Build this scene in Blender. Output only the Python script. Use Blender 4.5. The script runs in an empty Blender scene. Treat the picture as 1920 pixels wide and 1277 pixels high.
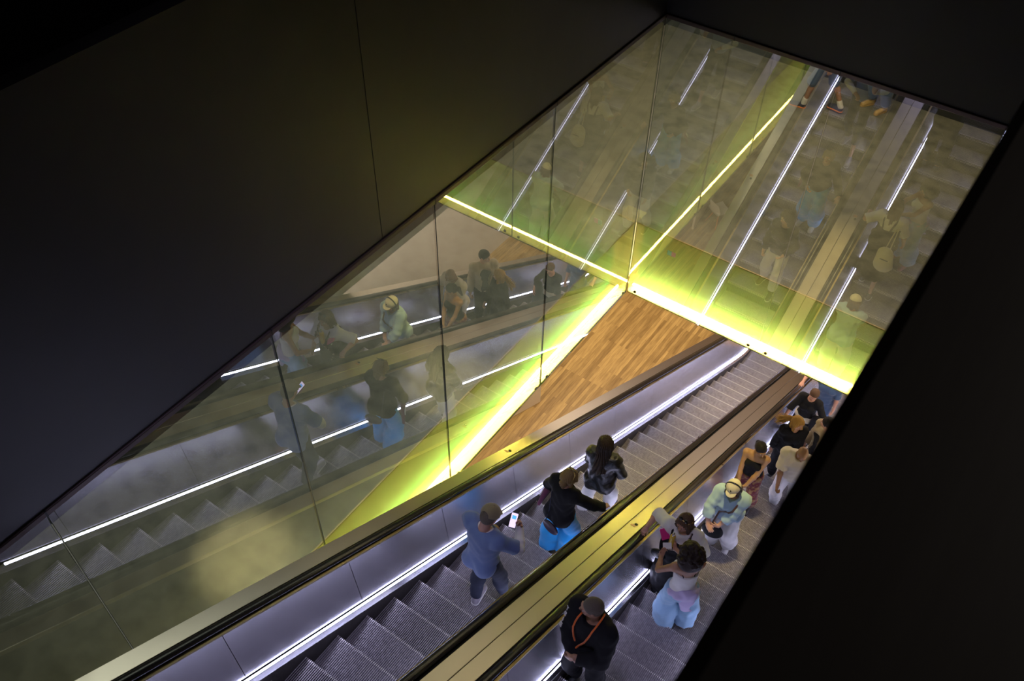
import bpy, math, random
import numpy as np
from mathutils import Matrix, Vector
random.seed(7); np.random.seed(7)
S = bpy.context.scene
col = S.collection
# ------------------------------------------------------------------ camera
cam_data = bpy.data.cameras.new('camera'); cam = bpy.data.objects.new('camera', cam_data); col.objects.link(cam)
cam_data.sensor_width = 36.0; cam_data.lens = 36.0 * 1724.7257 / 1920
RC = ((0.81534607, -0.42837462, 0.38949451), (0.578832, 0.58822117, -0.56475603), (0.01281823, 0.68592349, 0.72756076))
CP = (4.39983646, -9.4565191, 8.41151179)
cam.matrix_world = Matrix([list(RC[i]) + [CP[i]] for i in range(3)] + [[0, 0, 0, 1]])
cam_data.clip_start = 0.02; cam_data.clip_end = 100
cam_data.dof.use_dof = True; cam_data.dof.focus_distance = 11.5; cam_data.dof.aperture_fstop = 9.0
S.camera = cam
# ------------------------------------------------------------------ world, exposure
w = bpy.data.worlds.new('world'); S.world = w; w.use_nodes = True
w.node_tree.nodes['Background'].inputs[0].default_value = (0.9, 0.8, 0.7, 1)
w.node_tree.nodes['Background'].inputs[1].default_value = 0.006
S.view_settings.view_transform = 'Standard'; S.view_settings.look = 'None'
S.view_settings.exposure = 0.0; S.view_settings.gamma = 1.0; S.view_settings.use_curve_mapping = False
try:
    S.cycles.use_denoising = True; S.cycles.denoiser = 'OPENIMAGEDENOISE'; S.cycles.denoising_prefilter = 'ACCURATE'; S.cycles.max_bounces = 14; S.cycles.transparent_max_bounces = 24
    S.cycles.glossy_bounces = 6; S.cycles.diffuse_bounces = 4; S.cycles.sample_clamp_indirect = 3.0
    S.cycles.use_guiding = True; S.cycles.use_surface_guiding = True; S.cycles.caustics_reflective = False; S.cycles.caustics_refractive = False
except Exception: pass
# ------------------------------------------------------------------ lamps of the place, and added ones
def lamp(name, kind, loc, power, color, target=None, **kw):
    d = bpy.data.lights.new(name, kind); d.energy = power; d.color = color
    for k, v in kw.items(): setattr(d, k, v)
    o = bpy.data.objects.new(name, d); col.objects.link(o); o.location = loc
    if target is not None:
        o.rotation_euler = (Vector(target) - Vector(loc)).to_track_quat('-Z', 'Y').to_euler()
    return o
DOWN = lambda p: (p[0], p[1], p[2] - 1)
# lower-level ceiling lights (warm white, under the slab)
for i, p in enumerate([(-1.6, 3.6, -1.45), (1.8, 6.2, -1.45), (3.6, 3.4, -1.45), (-3.0, -4.0, -1.45)]):
    lamp('lower_ceiling_light', 'AREA', p, [400, 260, 70, 240][i], (1.0, 0.80, 0.62), DOWN(p), shape='RECTANGLE', size=[3.0, 2.6, .8, 2.4][i], size_y=[3.0, 1.6, 3.0, 4.0][i])
lamp('lower_wall_light', 'AREA', (5.2, -1.0, -2.3), 300, (1.0, 0.88, 0.74), (6.2, -1.0, -5.0), shape='RECTANGLE', size=9, size_y=.5)
# spots high over the escalator well
lamp('parapet_fill', 'AREA', (6.2, -5.5, 10.6), 11, (1.0, .88, .78), (5.6, -6.2, 7.9), shape='RECTANGLE', size=2.0, size_y=2.0)  # unseen area light, added to lift the parapet out of black
lamp('well_spot', 'SPOT', (1.6, -1.6, 10.5), 7000, (1.0, 0.78, 0.30), (2.05, -1.7, -3.0), spot_size=math.radians(17), spot_blend=.9, shadow_soft_size=.35)
lamp('well_spot', 'SPOT', (2.6, -8.0, 11.0), 1000, (0.62, 0.58, 1.0), (1.6, -5.5, -1.0), spot_size=math.radians(44), spot_blend=.9, shadow_soft_size=.5)
lamp('added_bulkhead_spot', 'SPOT', (1.5, -1.2, 7.6), 90, (1.0, 0.86, 0.32), (0, -4.0, 3.25), spot_size=math.radians(30), spot_blend=1.0, shadow_soft_size=.2)  # unseen spot, added to make the yellow glow on the left bulkhead
# lights in the low walkway ceiling behind the glass
for p, t_, e in (((-1.1, -7.1, 3.12), (-.55, -7.0, 0), 46), ((-1.0, -4.1, 3.12), (-.35, -3.95, 0), 34), ((-.9, -0.7, 3.12), (-.2, -.3, 0), 36)):
    lamp('walkway_downlight', 'SPOT', p, e * 20, (1.0, 0.84, 0.50), t_, spot_size=math.radians(24), spot_blend=1.0, shadow_soft_size=.06)
lamp('walkway_ceiling_light', 'AREA', (1.3, 2.7, 3.12), 190, (1.0, .80, .55), (1.3, 2.7, 0), shape='RECTANGLE', size=4.5, size_y=3.2)
lamp('walkway_ceiling_light', 'AREA', (-1.3, -3.6, 3.12), 150, (.92, .95, .92), (-1.3, -3.6, 0), shape='RECTANGLE', size=1.4, size_y=10)
# ------------------------------------------------------------------ materials
def mat(name, color=(.5, .5, .5), rough=.5, metal=0., spec=.5, emit=None, strength=0., noise=None, bump=None, coat=0., mix2=None, sheen=0.):
    m = bpy.data.materials.new(name); m.use_nodes = True
    nt = m.node_tree; b = nt.nodes['Principled BSDF']
    b.inputs['Base Color'].default_value = (*color, 1); b.inputs['Roughness'].default_value = rough
    b.inputs['Metallic'].default_value = metal; b.inputs['Specular IOR Level'].default_value = spec
    b.inputs['Coat Weight'].default_value = coat; b.inputs['Sheen Weight'].default_value = sheen
    if emit: b.inputs['Emission Color'].default_value = (*emit, 1); b.inputs['Emission Strength'].default_value = strength
    tc = nt.nodes.new('ShaderNodeTexCoord')
    if mix2:   # (second colour, scale, lo, hi)
        n = nt.nodes.new('ShaderNodeTexNoise'); n.inputs['Scale'].default_value = mix2[1]; n.inputs['Detail'].default_value = 6
        nt.links.new(tc.outputs['Object'], n.inputs['Vector'])
        r = nt.nodes.new('ShaderNodeMapRange'); r.inputs[1].default_value = mix2[2]; r.inputs[2].default_value = mix2[3]
        nt.links.new(n.outputs['Fac'], r.inputs[0])
        x = nt.nodes.new('ShaderNodeMix'); x.data_type = 'RGBA'; x.inputs[6].default_value = (*color, 1); x.inputs[7].default_value = (*mix2[0], 1)
        nt.links.new(r.outputs[0], x.inputs[0]); nt.links.new(x.outputs[2], b.inputs['Base Color'])
    if bump:   # (scale, strength, (sx,sy,sz))
        n = nt.nodes.new('ShaderNodeTexNoise'); n.inputs['Scale'].default_value = bump[0]; n.inputs['Detail'].default_value = 4
        mp = nt.nodes.new('ShaderNodeMapping'); mp.inputs['Scale'].default_value = bump[2] if len(bump) > 2 else (1, 1, 1)
        nt.links.new(tc.outputs['Object'], mp.inputs[0]); nt.links.new(mp.outputs[0], n.inputs['Vector'])
        bp = nt.nodes.new('ShaderNodeBump'); bp.inputs['Strength'].default_value = bump[1]; bp.inputs['Distance'].default_value = .01
        nt.links.new(n.outputs['Fac'], bp.inputs['Height']); nt.links.new(bp.outputs[0], b.inputs['Normal'])
    if noise:  # roughness noise (scale, lo, hi, mapping)
        n = nt.nodes.new('ShaderNodeTexNoise'); n.inputs['Scale'].default_value = noise[0]; n.inputs['Detail'].default_value = 5
        mp = nt.nodes.new('ShaderNodeMapping'); mp.inputs['Scale'].default_value = noise[3] if len(noise) > 3 else (1, 1, 1)
        nt.links.new(tc.outputs['Object'], mp.inputs[0]); nt.links.new(mp.outputs[0], n.inputs['Vector'])
        r = nt.nodes.new('ShaderNodeMapRange'); r.inputs[1].default_value = .3; r.inputs[2].default_value = .7
        r.inputs[3].default_value = noise[1]; r.inputs[4].default_value = noise[2]
        nt.links.new(n.outputs['Fac'], r.inputs[0]); nt.links.new(r.outputs[0], b.inputs['Roughness'])
    return m
M = {}
M['black'] = mat('black_paint', (.004, .004, .004), .5, noise=(6, .4, .7))
M['parapet'] = mat('dark_parapet', (.050, .040, .036), .5, mix2=((.030, .024, .022), 3, .35, .7), bump=(14, .06, (1, .15, 1)))
M['corridorwall'] = mat('corridor_wall', (.014, .016, .016), .5)
M['darkwall'] = mat('dark_wall', (.026, .025, .022), .42, mix2=((.017, .017, .015), 1.2, .35, .7), bump=(5, .15, (1, 1, .5)))
M['backwall'] = mat('black_wall', (.005, .005, .0045), .6, mix2=((.003, .003, .003), 1.2, .35, .7))
M['concrete'] = mat('polished_concrete', (.23, .225, .18), .3, mix2=((.15, .15, .12), 5, .42, .68), noise=(3, .14, .26), bump=(90, .04))
M['slabside'] = mat('slab_plaster', (.30, .26, .21), .8, mix2=((.24, .21, .17), 3, .3, .7))
M['white'] = mat('white_plaster', (.62, .56, .49), .8, mix2=((.56, .51, .44), 1, .3, .7))
M['soffit'] = mat('soffit_paint', (.5, .47, .42), .85, mix2=((.46, .43, .38), 1, .3, .7))
M['steel'] = mat('brushed_steel', (.54, .52, .56), .24, 1.0)
M['deck'] = mat('deck_steel', (.66, .60, .53), .29, 1.0)
M['cladding'] = mat('escalator_cladding', (.17, .175, .16), .45, .3, noise=(2, .35, .55))
M['step'] = mat('step_metal', (.34, .31, .32), .55, .30, mix2=((.24, .22, .23), 22, .35, .65))
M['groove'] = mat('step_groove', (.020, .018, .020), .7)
M['nose'] = mat('lit_step_nose', (.62, .58, .56), .45, .3)  # light catching the rib fronts, painted in as a paler colour
M['riser'] = mat('step_riser', (.13, .12, .125), .5, .3)
M['skirt'] = mat('dark_skirt', (.022, .018, .016), .45, bump=(160, .3, (1, .1, .1)))
M['rubber'] = mat('handrail_rubber', (.012, .011, .010), .22, spec=.6)
M['brass'] = mat('rail_trim', (.32, .25, .13), .3, 1.0, noise=(4, .25, .4))
M['rail'] = mat('bronze_rail', (.075, .052, .045), .4, .5, noise=(5, .35, .5))
M['fix'] = mat('dark_fixing', (.03, .03, .028), .35, .9)
M['pale'] = mat('pale_board', (.86, .78, .62), .6, mix2=((.82, .74, .6), 4, .3, .7))
M['stripled'] = mat('cool_light_strip', (.9, .9, 1), .5, emit=(.64, .66, 1.0), strength=26)
M['tube'] = mat('yellow_tube', (1, .9, .4), .5, emit=(1.0, .79, .34), strength=235)
M['fascia'] = mat('green_fascia', (.05, .26, .21), .7, mix2=((.045, .24, .20), 2, .3, .7))
def wood():
    m = bpy.data.materials.new('wood_planks'); m.use_nodes = True; nt = m.node_tree; b = nt.nodes['Principled BSDF']
    tc = nt.nodes.new('ShaderNodeTexCoord'); mp = nt.nodes.new('ShaderNodeMapping'); mp.inputs['Rotation'].default_value = (0, 0, math.pi / 2)
    nt.links.new(tc.outputs['Object'], mp.inputs[0])
    br = nt.nodes.new('ShaderNodeTexBrick'); br.offset = .37; br.inputs['Scale'].default_value = 1
    br.inputs['Brick Width'].default_value = 1.35; br.inputs['Row Height'].default_value = .075; br.inputs['Mortar Size'].default_value = .0012
    br.inputs['Color1'].default_value = (.47, .315, .105, 1); br.inputs['Color2'].default_value = (.25, .155, .048, 1); br.inputs['Mortar'].default_value = (.16, .07, .02, 1)
    nt.links.new(mp.outputs[0], br.inputs['Vector'])
    n = nt.nodes.new('ShaderNodeTexNoise'); n.inputs['Scale'].default_value = 4; n.inputs['Detail'].default_value = 8
    mp2 = nt.nodes.new('ShaderNodeMapping'); mp2.inputs['Scale'].default_value = (7, .7, 1); nt.links.new(tc.outputs['Object'], mp2.inputs[0]); nt.links.new(mp2.outputs[0], n.inputs['Vector'])
    x = nt.nodes.new('ShaderNodeMix'); x.data_type = 'RGBA'; x.blend_type = 'MULTIPLY'; x.inputs[0].default_value = .75
    cr = nt.nodes.new('ShaderNodeValToRGB'); cr.color_ramp.elements[0].position = .3; cr.color_ramp.elements[0].color = (.55, .5, .45, 1); cr.color_ramp.elements[1].position = .62; cr.color_ramp.elements[1].color = (1, 1, 1, 1)
    nt.links.new(n.outputs['Fac'], cr.inputs[0]); nt.links.new(br.outputs['Color'], x.inputs[6]); nt.links.new(cr.outputs[0], x.inputs[7])
    nt.links.new(x.outputs[2], b.inputs['Base Color']); b.inputs['Roughness'].default_value = .42
    return m
M['wood'] = wood()
def glass_film():       # mirror-like solar film on the well side of the panes
    m = bpy.data.materials.new('filmed_glass'); m.use_nodes = True; nt = m.node_tree; nt.nodes.clear()
    out = nt.nodes.new('ShaderNodeOutputMaterial')
    tr = nt.nodes.new('ShaderNodeBsdfTransparent'); tr.inputs[0].default_value = (.85, .85, .74, 1)
    df = nt.nodes.new('ShaderNodeBsdfDiffuse'); df.inputs[0].default_value = (.62, .59, .44, 1)
    gl = nt.nodes.new('ShaderNodeBsdfGlossy'); gl.inputs['Roughness'].default_value = 0.0; gl.inputs['Color'].default_value = (.95, .96, .90, 1)
    m1 = nt.nodes.new('ShaderNodeMixShader'); m1.inputs[0].default_value = .12
    nt.links.new(tr.outputs[0], m1.inputs[1]); nt.links.new(df.outputs[0], m1.inputs[2])
    fr = nt.nodes.new('ShaderNodeFresnel'); fr.inputs[0].default_value = 1.7
    ma = nt.nodes.new('ShaderNodeMath'); ma.operation = 'MULTIPLY_ADD'; ma.inputs[1].default_value = 1.0; ma.inputs[2].default_value = .27
    nt.links.new(fr.outputs[0], ma.inputs[0])
    m2 = nt.nodes.new('ShaderNodeMixShader'); nt.links.new(ma.outputs[0], m2.inputs[0]); nt.links.new(m1.outputs[0], m2.inputs[1]); nt.links.new(gl.outputs[0], m2.inputs[2])
    nt.links.new(m2.outputs[0], out.inputs[0]); return m
def clear(name, c):
    m = bpy.data.materials.new(name); m.use_nodes = True; nt = m.node_tree; nt.nodes.clear()
    out = nt.nodes.new('ShaderNodeOutputMaterial'); tr = nt.nodes.new('ShaderNodeBsdfTransparent'); tr.inputs[0].default_value = (*c, 1)
    gl = nt.nodes.new('ShaderNodeBsdfGlossy'); gl.inputs['Roughness'].default_value = 0.006
    m2 = nt.nodes.new('ShaderNodeMixShader'); m2.inputs[0].default_value = .03; nt.links.new(tr.outputs[0], m2.inputs[1]); nt.links.new(gl.outputs[0], m2.inputs[2])
    nt.links.new(m2.outputs[0], out.inputs[0]); return m
M['film'] = glass_film(); M['glassback'] = clear('glass_back', (.93, .97, .93)); M['glassedge'] = mat('glass_edge', (.03, .05, .04), .3)
def frost():
    m = bpy.data.materials.new('frosted_sheet'); m.use_nodes = True; nt = m.node_tree; nt.nodes.clear()
    out = nt.nodes.new('ShaderNodeOutputMaterial'); tr = nt.nodes.new('ShaderNodeBsdfTransparent'); tr.inputs[0].default_value = (.88, .85, .58, 1)
    tl = nt.nodes.new('ShaderNodeBsdfTranslucent'); tl.inputs[0].default_value = (.88, .85, .54, 1)
    m2 = nt.nodes.new('ShaderNodeMixShader'); m2.inputs[0].default_value = .34; nt.links.new(tr.outputs[0], m2.inputs[1]); nt.links.new(tl.outputs[0], m2.inputs[2])
    nt.links.new(m2.outputs[0], out.inputs[0]); return m
M['frost'] = frost()
M['stripled'].cycles.emission_sampling = 'FRONT_BACK'; M['tube'].cycles.emission_sampling = 'FRONT_BACK'
# ------------------------------------------------------------------ mesh helpers
class MB:
    def __init__(s): s.v = []; s.f = []; s.m = []
    def add(s, vs, fs, mi=0):
        n = len(s.v); s.v += [tuple(v) for v in vs]; s.f += [tuple(n + i for i in f) for f in fs]; s.m += [mi] * len(fs)
        return s
    def box(s, x0, x1, y0, y1, z0, z1, mi=0):
        vs = [(x, y, z) for z in (z0, z1) for y in (y0, y1) for x in (x0, x1)]
        return s.add(vs, [(0, 2, 3, 1), (4, 5, 7, 6), (0, 1, 5, 4), (2, 6, 7, 3), (0, 4, 6, 2), (1, 3, 7, 5)], mi)
    def sweep(s, prof, path, closed=True, mi=0, caps=True):
        """prof: list of (x, h); path: list of (y, z): profile stands in the x-z plane, carried along y."""
        n = len(prof); vs = [(x, y, z + h) for (y, z) in path for (x, h) in prof]; fs = []
        for k in range(len(path) - 1):
            for i in range(n if closed else n - 1):
                j = (i + 1) % n
                fs.append((k * n + i, k * n + j, (k + 1) * n + j, (k + 1) * n + i))
        if closed and caps: fs.append(tuple(range(n - 1, -1, -1))); fs.append(tuple((len(path) - 1) * n + i for i in range(n)))
        return s.add(vs, fs, mi)
    def cyl(s, a, b, r, n=16, mi=0, r2=None):
        a = Vector(a); b = Vector(b); d = (b - a).normalized(); u = d.orthogonal().normalized(); v = d.cross(u); r2 = r if r2 is None else r2
        vs = [a + r * (math.cos(t) * u + math.sin(t) * v) for t in [2 * math.pi * i / n for i in range(n)]] + [b + r2 * (math.cos(t) * u + math.sin(t) * v) for t in [2 * math.pi * i / n for i in range(n)]]
        return s.add(vs, [(i, (i + 1) % n, n + (i + 1) % n, n + i) for i in range(n)] + [tuple(range(n - 1, -1, -1)), tuple(range(n, 2 * n))], mi)
    def mesh(s, name, mats):
        me = bpy.data.meshes.new(name); me.from_pydata(s.v, [], s.f)
        for m in mats: me.materials.append(m)
        for p, mi in zip(me.polygons, s.m): p.material_index = mi
        me.update(); return me
def link(name, me, parent=None, loc=(0, 0, 0), rot=None):
    o = bpy.data.objects.new(name, me); col.objects.link(o); o.location = loc
    if rot: o.rotation_euler = rot
    if parent: o.parent = parent
    return o
def build(mb, name, mats, parent=None, loc=(0, 0, 0), rot=None, bevel=0, smooth=False):
    if not isinstance(mats, (list, tuple)): mats = [mats]
    o = link(name, mb.mesh(name, mats), parent, loc, rot)
    if bevel:
        b = o.modifiers.new('bevel', 'BEVEL'); b.width = bevel; b.segments = 2; b.limit_method = 'ANGLE'
    if smooth: o.data.shade_smooth()
    return o
def struct(o): o['kind'] = 'structure'; return o
def tag(o, label, cat, group=None):
    o['label'] = label; o['category'] = cat
    if group: o['group'] = group
    return o
def thing(name, label, cat, loc=(0, 0, 0), rz=0, group=None):
    o = bpy.data.objects.new(name, None); col.objects.link(o); o.location = loc; o.rotation_euler = (0, 0, rz); o.empty_display_size = .1
    return tag(o, label, cat, group)
# ------------------------------------------------------------------ dimensions
A1, A2, B1, B2 = .670, 1.755, 2.551, 3.636      # the four light strips (x)
Z0, SL = -4.0075, .56623                        # strip plane z = Z0 - SL*y
ZL = -7.25                                      # lower floor
ZB = -1.347; ZT = 3.17                          # glass bottom, top rail
XW, YW, XR = -2.48, 5.40, 4.12
YTOP = -12.6; YLAND = 8.0
def zp(y, off=-.19):                            # height of the step-nose line (smoothly meets the landing)
    l = Z0 - .19 - SL * y; e = .16
    d = l - ZL
    return ZL + .5 * (d + math.sqrt(d * d + e * e)) + (off + .19)
PATH = [YTOP + i * .4 for i in range(int((3.6 - YTOP) / .4) + 1)]
PATH = PATH + [PATH[-1] + .12 * (i + 1) for i in range(int((YLAND - PATH[-1]) / .12))]
def path(off): return [(y, zp(y, off)) for y in PATH]
# ------------------------------------------------------------------ the setting
m = MB().box(XW, -.30, YTOP - 2, YW, -.25, 0).box(-.30, XR, .30, YW, -.25, 0)
struct(build(m, 'floor', M['concrete']))
m = MB().box(XW, -.32, YTOP - 2, YW, ZB, -.252).box(-.30, XR, .32, YW, ZB, -.252).box(XW - 3.7, XW, YTOP - 2, YW, ZB, -.1).box(XW - 3.7, XR + 2.2, YW, 12, ZB, -.1).box(XR, XR + 2.2, 2.2, YW, ZB, -.1)
struct(build(m, 'ceiling', M['soffit']))
struct(build(MB().box(XW - .12, XW, YTOP - 2, YW + .12, 0, 3.2), 'wall_left', M['corridorwall']))
struct(build(MB().box(-.12, 0, YTOP - 2, -5.088, 3.196, 5.897).box(-.12, -.004, -5.088, -5.080, 3.196, 5.897).box(-.12, .0, -5.080, .12, 3.196, 5.897), 'wall_bulkhead_left', M['darkwall']))
struct(build(MB().box(0, XR, 0, .12, 3.196, 9.0), 'wall_bulkhead_back', M['backwall']))
struct(build(MB().box(-1.6, -.12, YTOP - 2, .12, 5.7, 5.8).box(-1.7, -1.6, YTOP - 2, 9, 5.7, 9.5), 'wall_upper_left', M['black']))
struct(build(MB().box(XW, -.125, YTOP - 2, YW, 3.18, 3.26).box(-.125, XR, .125, YW, 3.18, 3.26), 'ceiling_walkway', M['corridorwall']))
struct(build(MB().box(XW, XR + .3, YW, YW + .12, 0, 3.2), 'wall_back', M['corridorwall']))
struct(build(MB().box(XR, XR + .25, YTOP - 2, 5.4, -2.0, 5.15), 'wall_right', M['slabside']))
struct(build(MB().box(-9.5, 6.2, YTOP - 2, 12, ZL - .2, ZL), 'floor_lower', M['wood']))
struct(build(MB().box(6.2, 6.35, YTOP - 2, 12, ZL, ZB), 'wall_lower_right', M['white']))
struct(build(MB().box(-9.65, -9.5, YTOP - 2, 12, ZL, ZB), 'wall_lower_left', M['white']))
struct(build(MB().box(-9.65, 6.35, 12, 12.15, ZL, ZB), 'wall_lower_back', mat('taupe_wall', (.20, .15, .125), .8)))
struct(build(MB().box(XR, 6.35, YTOP - 2, 2.2, -2.15, -2.0), 'ceiling_lower', M['soffit']))
# the camera's own level: black parapet along the well
pz = 7.91
m = MB(); m.sweep([(4.354, -.9), (4.354, -.012), (4.366, 0), (7.5, 0), (7.5, -.9)], [(YTOP - 1, pz), (3, pz)])
tag(build(m, 'parapet', M['parapet']), 'wide black parapet with a scuffed matt top running diagonally at lower right', 'parapet')
# skirtings
# ------------------------------------------------------------------ slab edge light band behind the glass
def band(axis, lo, hi, idx):
    def bx(u0, u1, d0, d1, z0, z1, mb=None):
        mb = mb or MB()
        return mb.box(-d1, -d0, u0, u1, z0, z1) if axis == 'y' else mb.box(u0, u1, d0, d1, z0, z1)
    side = 'left' if axis == 'y' else 'back'
    struct(build(bx(lo, hi, .300, .312, ZB, -.002), 'trim_fascia_' + side, M['fascia']))
    struct(build(bx(lo, hi, .024, .30, ZB - .012, ZB), 'trim_trough_' + side, M['pale']))
    struct(build(bx(lo, hi, .022, .040, -.012, .003), 'trim_edge_' + side, M['brass']))
    struct(build(bx(lo, hi, .041, .30, -.02, .0), 'trim_slab_' + side, M['concrete']))
    t = thing('slab_light', 'yellow tube light glowing behind the glass skirting on the ' + ('left side' if axis == 'y' else 'far side') + ' of the well', 'light', (0, 0, ZB))
    c = ((-.15, lo + .02, .06), (-.15, hi - .02, .06)) if axis == 'y' else ((lo + .02, .15, .06), (hi - .02, .15, .06))
    n_ = 32 if axis == 'y' else 10; tb = MB(); a_, b_ = Vector(c[0]), Vector(c[1]); rg_ = []
    for q_ in range(n_ + 1):
        o_ = a_ + (b_ - a_) * q_ / n_
        for w_ in range(6):
            an = w_ * math.pi / 3; rg_.append(o_ + (Vector((math.cos(an), 0, math.sin(an))) if axis == 'y' else Vector((0, math.cos(an), math.sin(an)))) * .02)
    tb.add(rg_, [((k_ * 6 + w_), (k_ * 6 + (w_ + 1) % 6), ((k_ + 1) * 6 + (w_ + 1) % 6), ((k_ + 1) * 6 + w_))[::(1 if axis == 'x' else -1)] for k_ in range(n_) for w_ in range(6)])
    bmx = tb.mesh('tube', [M['tube']]); link('tube', bmx, t)
    build(bx(lo, hi, .026, .030, .0, -ZB - .02), 'diffuser', M['frost'], t)
band('y', YTOP, -.004, 0); band('x', .004, XR - .01, 1)
# ------------------------------------------------------------------ glass panes and their rail
def pane(axis, u0, u1, label):
    g = .006; u0 += g; u1 -= g; m = MB()
    zt = ZT - .036
    if axis == 'y': m.box(-.020, 0, u0, u1, ZB, zt)
    else: m.box(u0, u1, 0, .020, ZB, zt)
    me = m.mesh('glass_pane', [M['glassback'], M['film'], M['glassedge']])
    for p in me.polygons:
        n = p.normal
        if (axis == 'y' and n.x > .5) or (axis == 'x' and n.y < -.5): p.material_index = 1
        elif (axis == 'y' and n.x < -.5) or (axis == 'x' and n.y > .5): p.material_index = 0
        else: p.material_index = 2
    t = tag(link('glass_pane', me), label, 'glass pane', 'tall glass panes round the escalator well')
    for u in (u0 + .13, u1 - .13):
        if u < YTOP + .5: continue
        z = ZB + .075
        a, b = ((.0, u, z), (.012, u, z)) if axis == 'y' else ((u, 0, z), (u, -.012, z))
        build(MB().cyl(a, b, .024, 20), 'fixing', M['fix'], t, bevel=.003)
seams = [-.004, -2.353, -4.370, -6.426, -8.480, -10.52, YTOP]
names = ['left-hand glass pane ending at the far corner of the well', 'left-hand glass pane second from the corner, mirroring two riders in white tops', 'left-hand glass pane mirroring a woman in blue trousers', 'left-hand glass pane with a bright light strip mirrored across it, left of the phone reflection', 'leftmost glass pane seen, low at the left edge of the picture', 'glass pane beyond the left edge of the well view']
for k in range(6): pane('y', seams[k + 1], seams[k], names[k])
pane('x', .004, 2.167, 'far glass pane right of the corner, with a small sticker on it'); pane('x', 2.167, XR - .01, 'far glass pane at the right end, mirroring a woman with a tote bag')
rl = thing('top_rail', 'dark bronze rail capping the tall glass panes around the well', 'rail', (0, 0, ZT))
build(MB().box(-.05, .018, YTOP, .05, -.035, .022), 'cap', M['rail'], rl, bevel=.008)
build(MB().box(.018, XR - .005, -.018, .05, -.035, .022), 'cap', M['rail'], rl, bevel=.008)
for q in [-2.353, -4.370, -6.426, -8.480, -10.52]:
    build(MB().box(-.052, .020, q - .006, q + .006, -.036, .0235), 'joint', M['black'], rl)
for q in (.9, 2.167):
    build(MB().box(q - .006, q + .006, -.020, .052, -.036, .0235), 'joint', M['black'], rl)
st = tag(build(MB().box(.55, .615, -.004, -.001, -.30, -.22).box(.615, .68, -.004, -.001, -.30, -.22, 1), 'sticker', [mat('mint_sticker', (.35, .65, .5), .6), mat('pink_sticker', (.7, .38, .45), .6)]), 'small mint and pink sticker on the far glass near the corner', 'sticker')
# ------------------------------------------------------------------ escalators
def comb_profile(x0, x1, pitch=.0200, depth=.012):
    xs = []; n = int(round((x1 - x0) / pitch)); p = (x1 - x0) / n
    for i in range(n):
        a = x0 + i * p
        xs += [(a, 0), (a + p * .5, 0), (a + p * .5, -depth), (a + p, -depth)]
    xs.append((x1, 0)); return xs
def step_mesh(W):
    cp = comb_profile(-W / 2, W / 2)
    # tread (back -> nose, y from -.4 to 0) then curved riser down
    pts = [((-.402, 0), (0, 1)), ((-.022, 0), (0, 1)), ((-.004, 0), (0, 1)), ((.0, -.006), (.7, .7))] + [((-.004 - .028 * (t / 5) ** 1.5, -.006 - .245 * t / 5), (1, .12)) for t in range(1, 6)]
    vs = []; nx = len(cp); ms = []
    for (py, pz_), (ny, nz) in pts:
        for (x, d) in cp: vs.append((x, py + ny * d, pz_ + nz * d))
    fs = []
    for k in range(len(pts) - 1):
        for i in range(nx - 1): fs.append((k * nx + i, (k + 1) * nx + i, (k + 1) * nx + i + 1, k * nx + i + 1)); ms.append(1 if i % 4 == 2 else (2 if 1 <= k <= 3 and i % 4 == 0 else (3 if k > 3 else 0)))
    m = MB(); m.add(vs, fs); m.m = ms
    m.box(-W / 2, W / 2, -.40, -.012, -.028, -.012)
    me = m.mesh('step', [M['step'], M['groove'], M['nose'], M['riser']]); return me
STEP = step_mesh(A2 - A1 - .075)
YS0 = -7.428 + .0; PITCH = .3997
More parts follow.
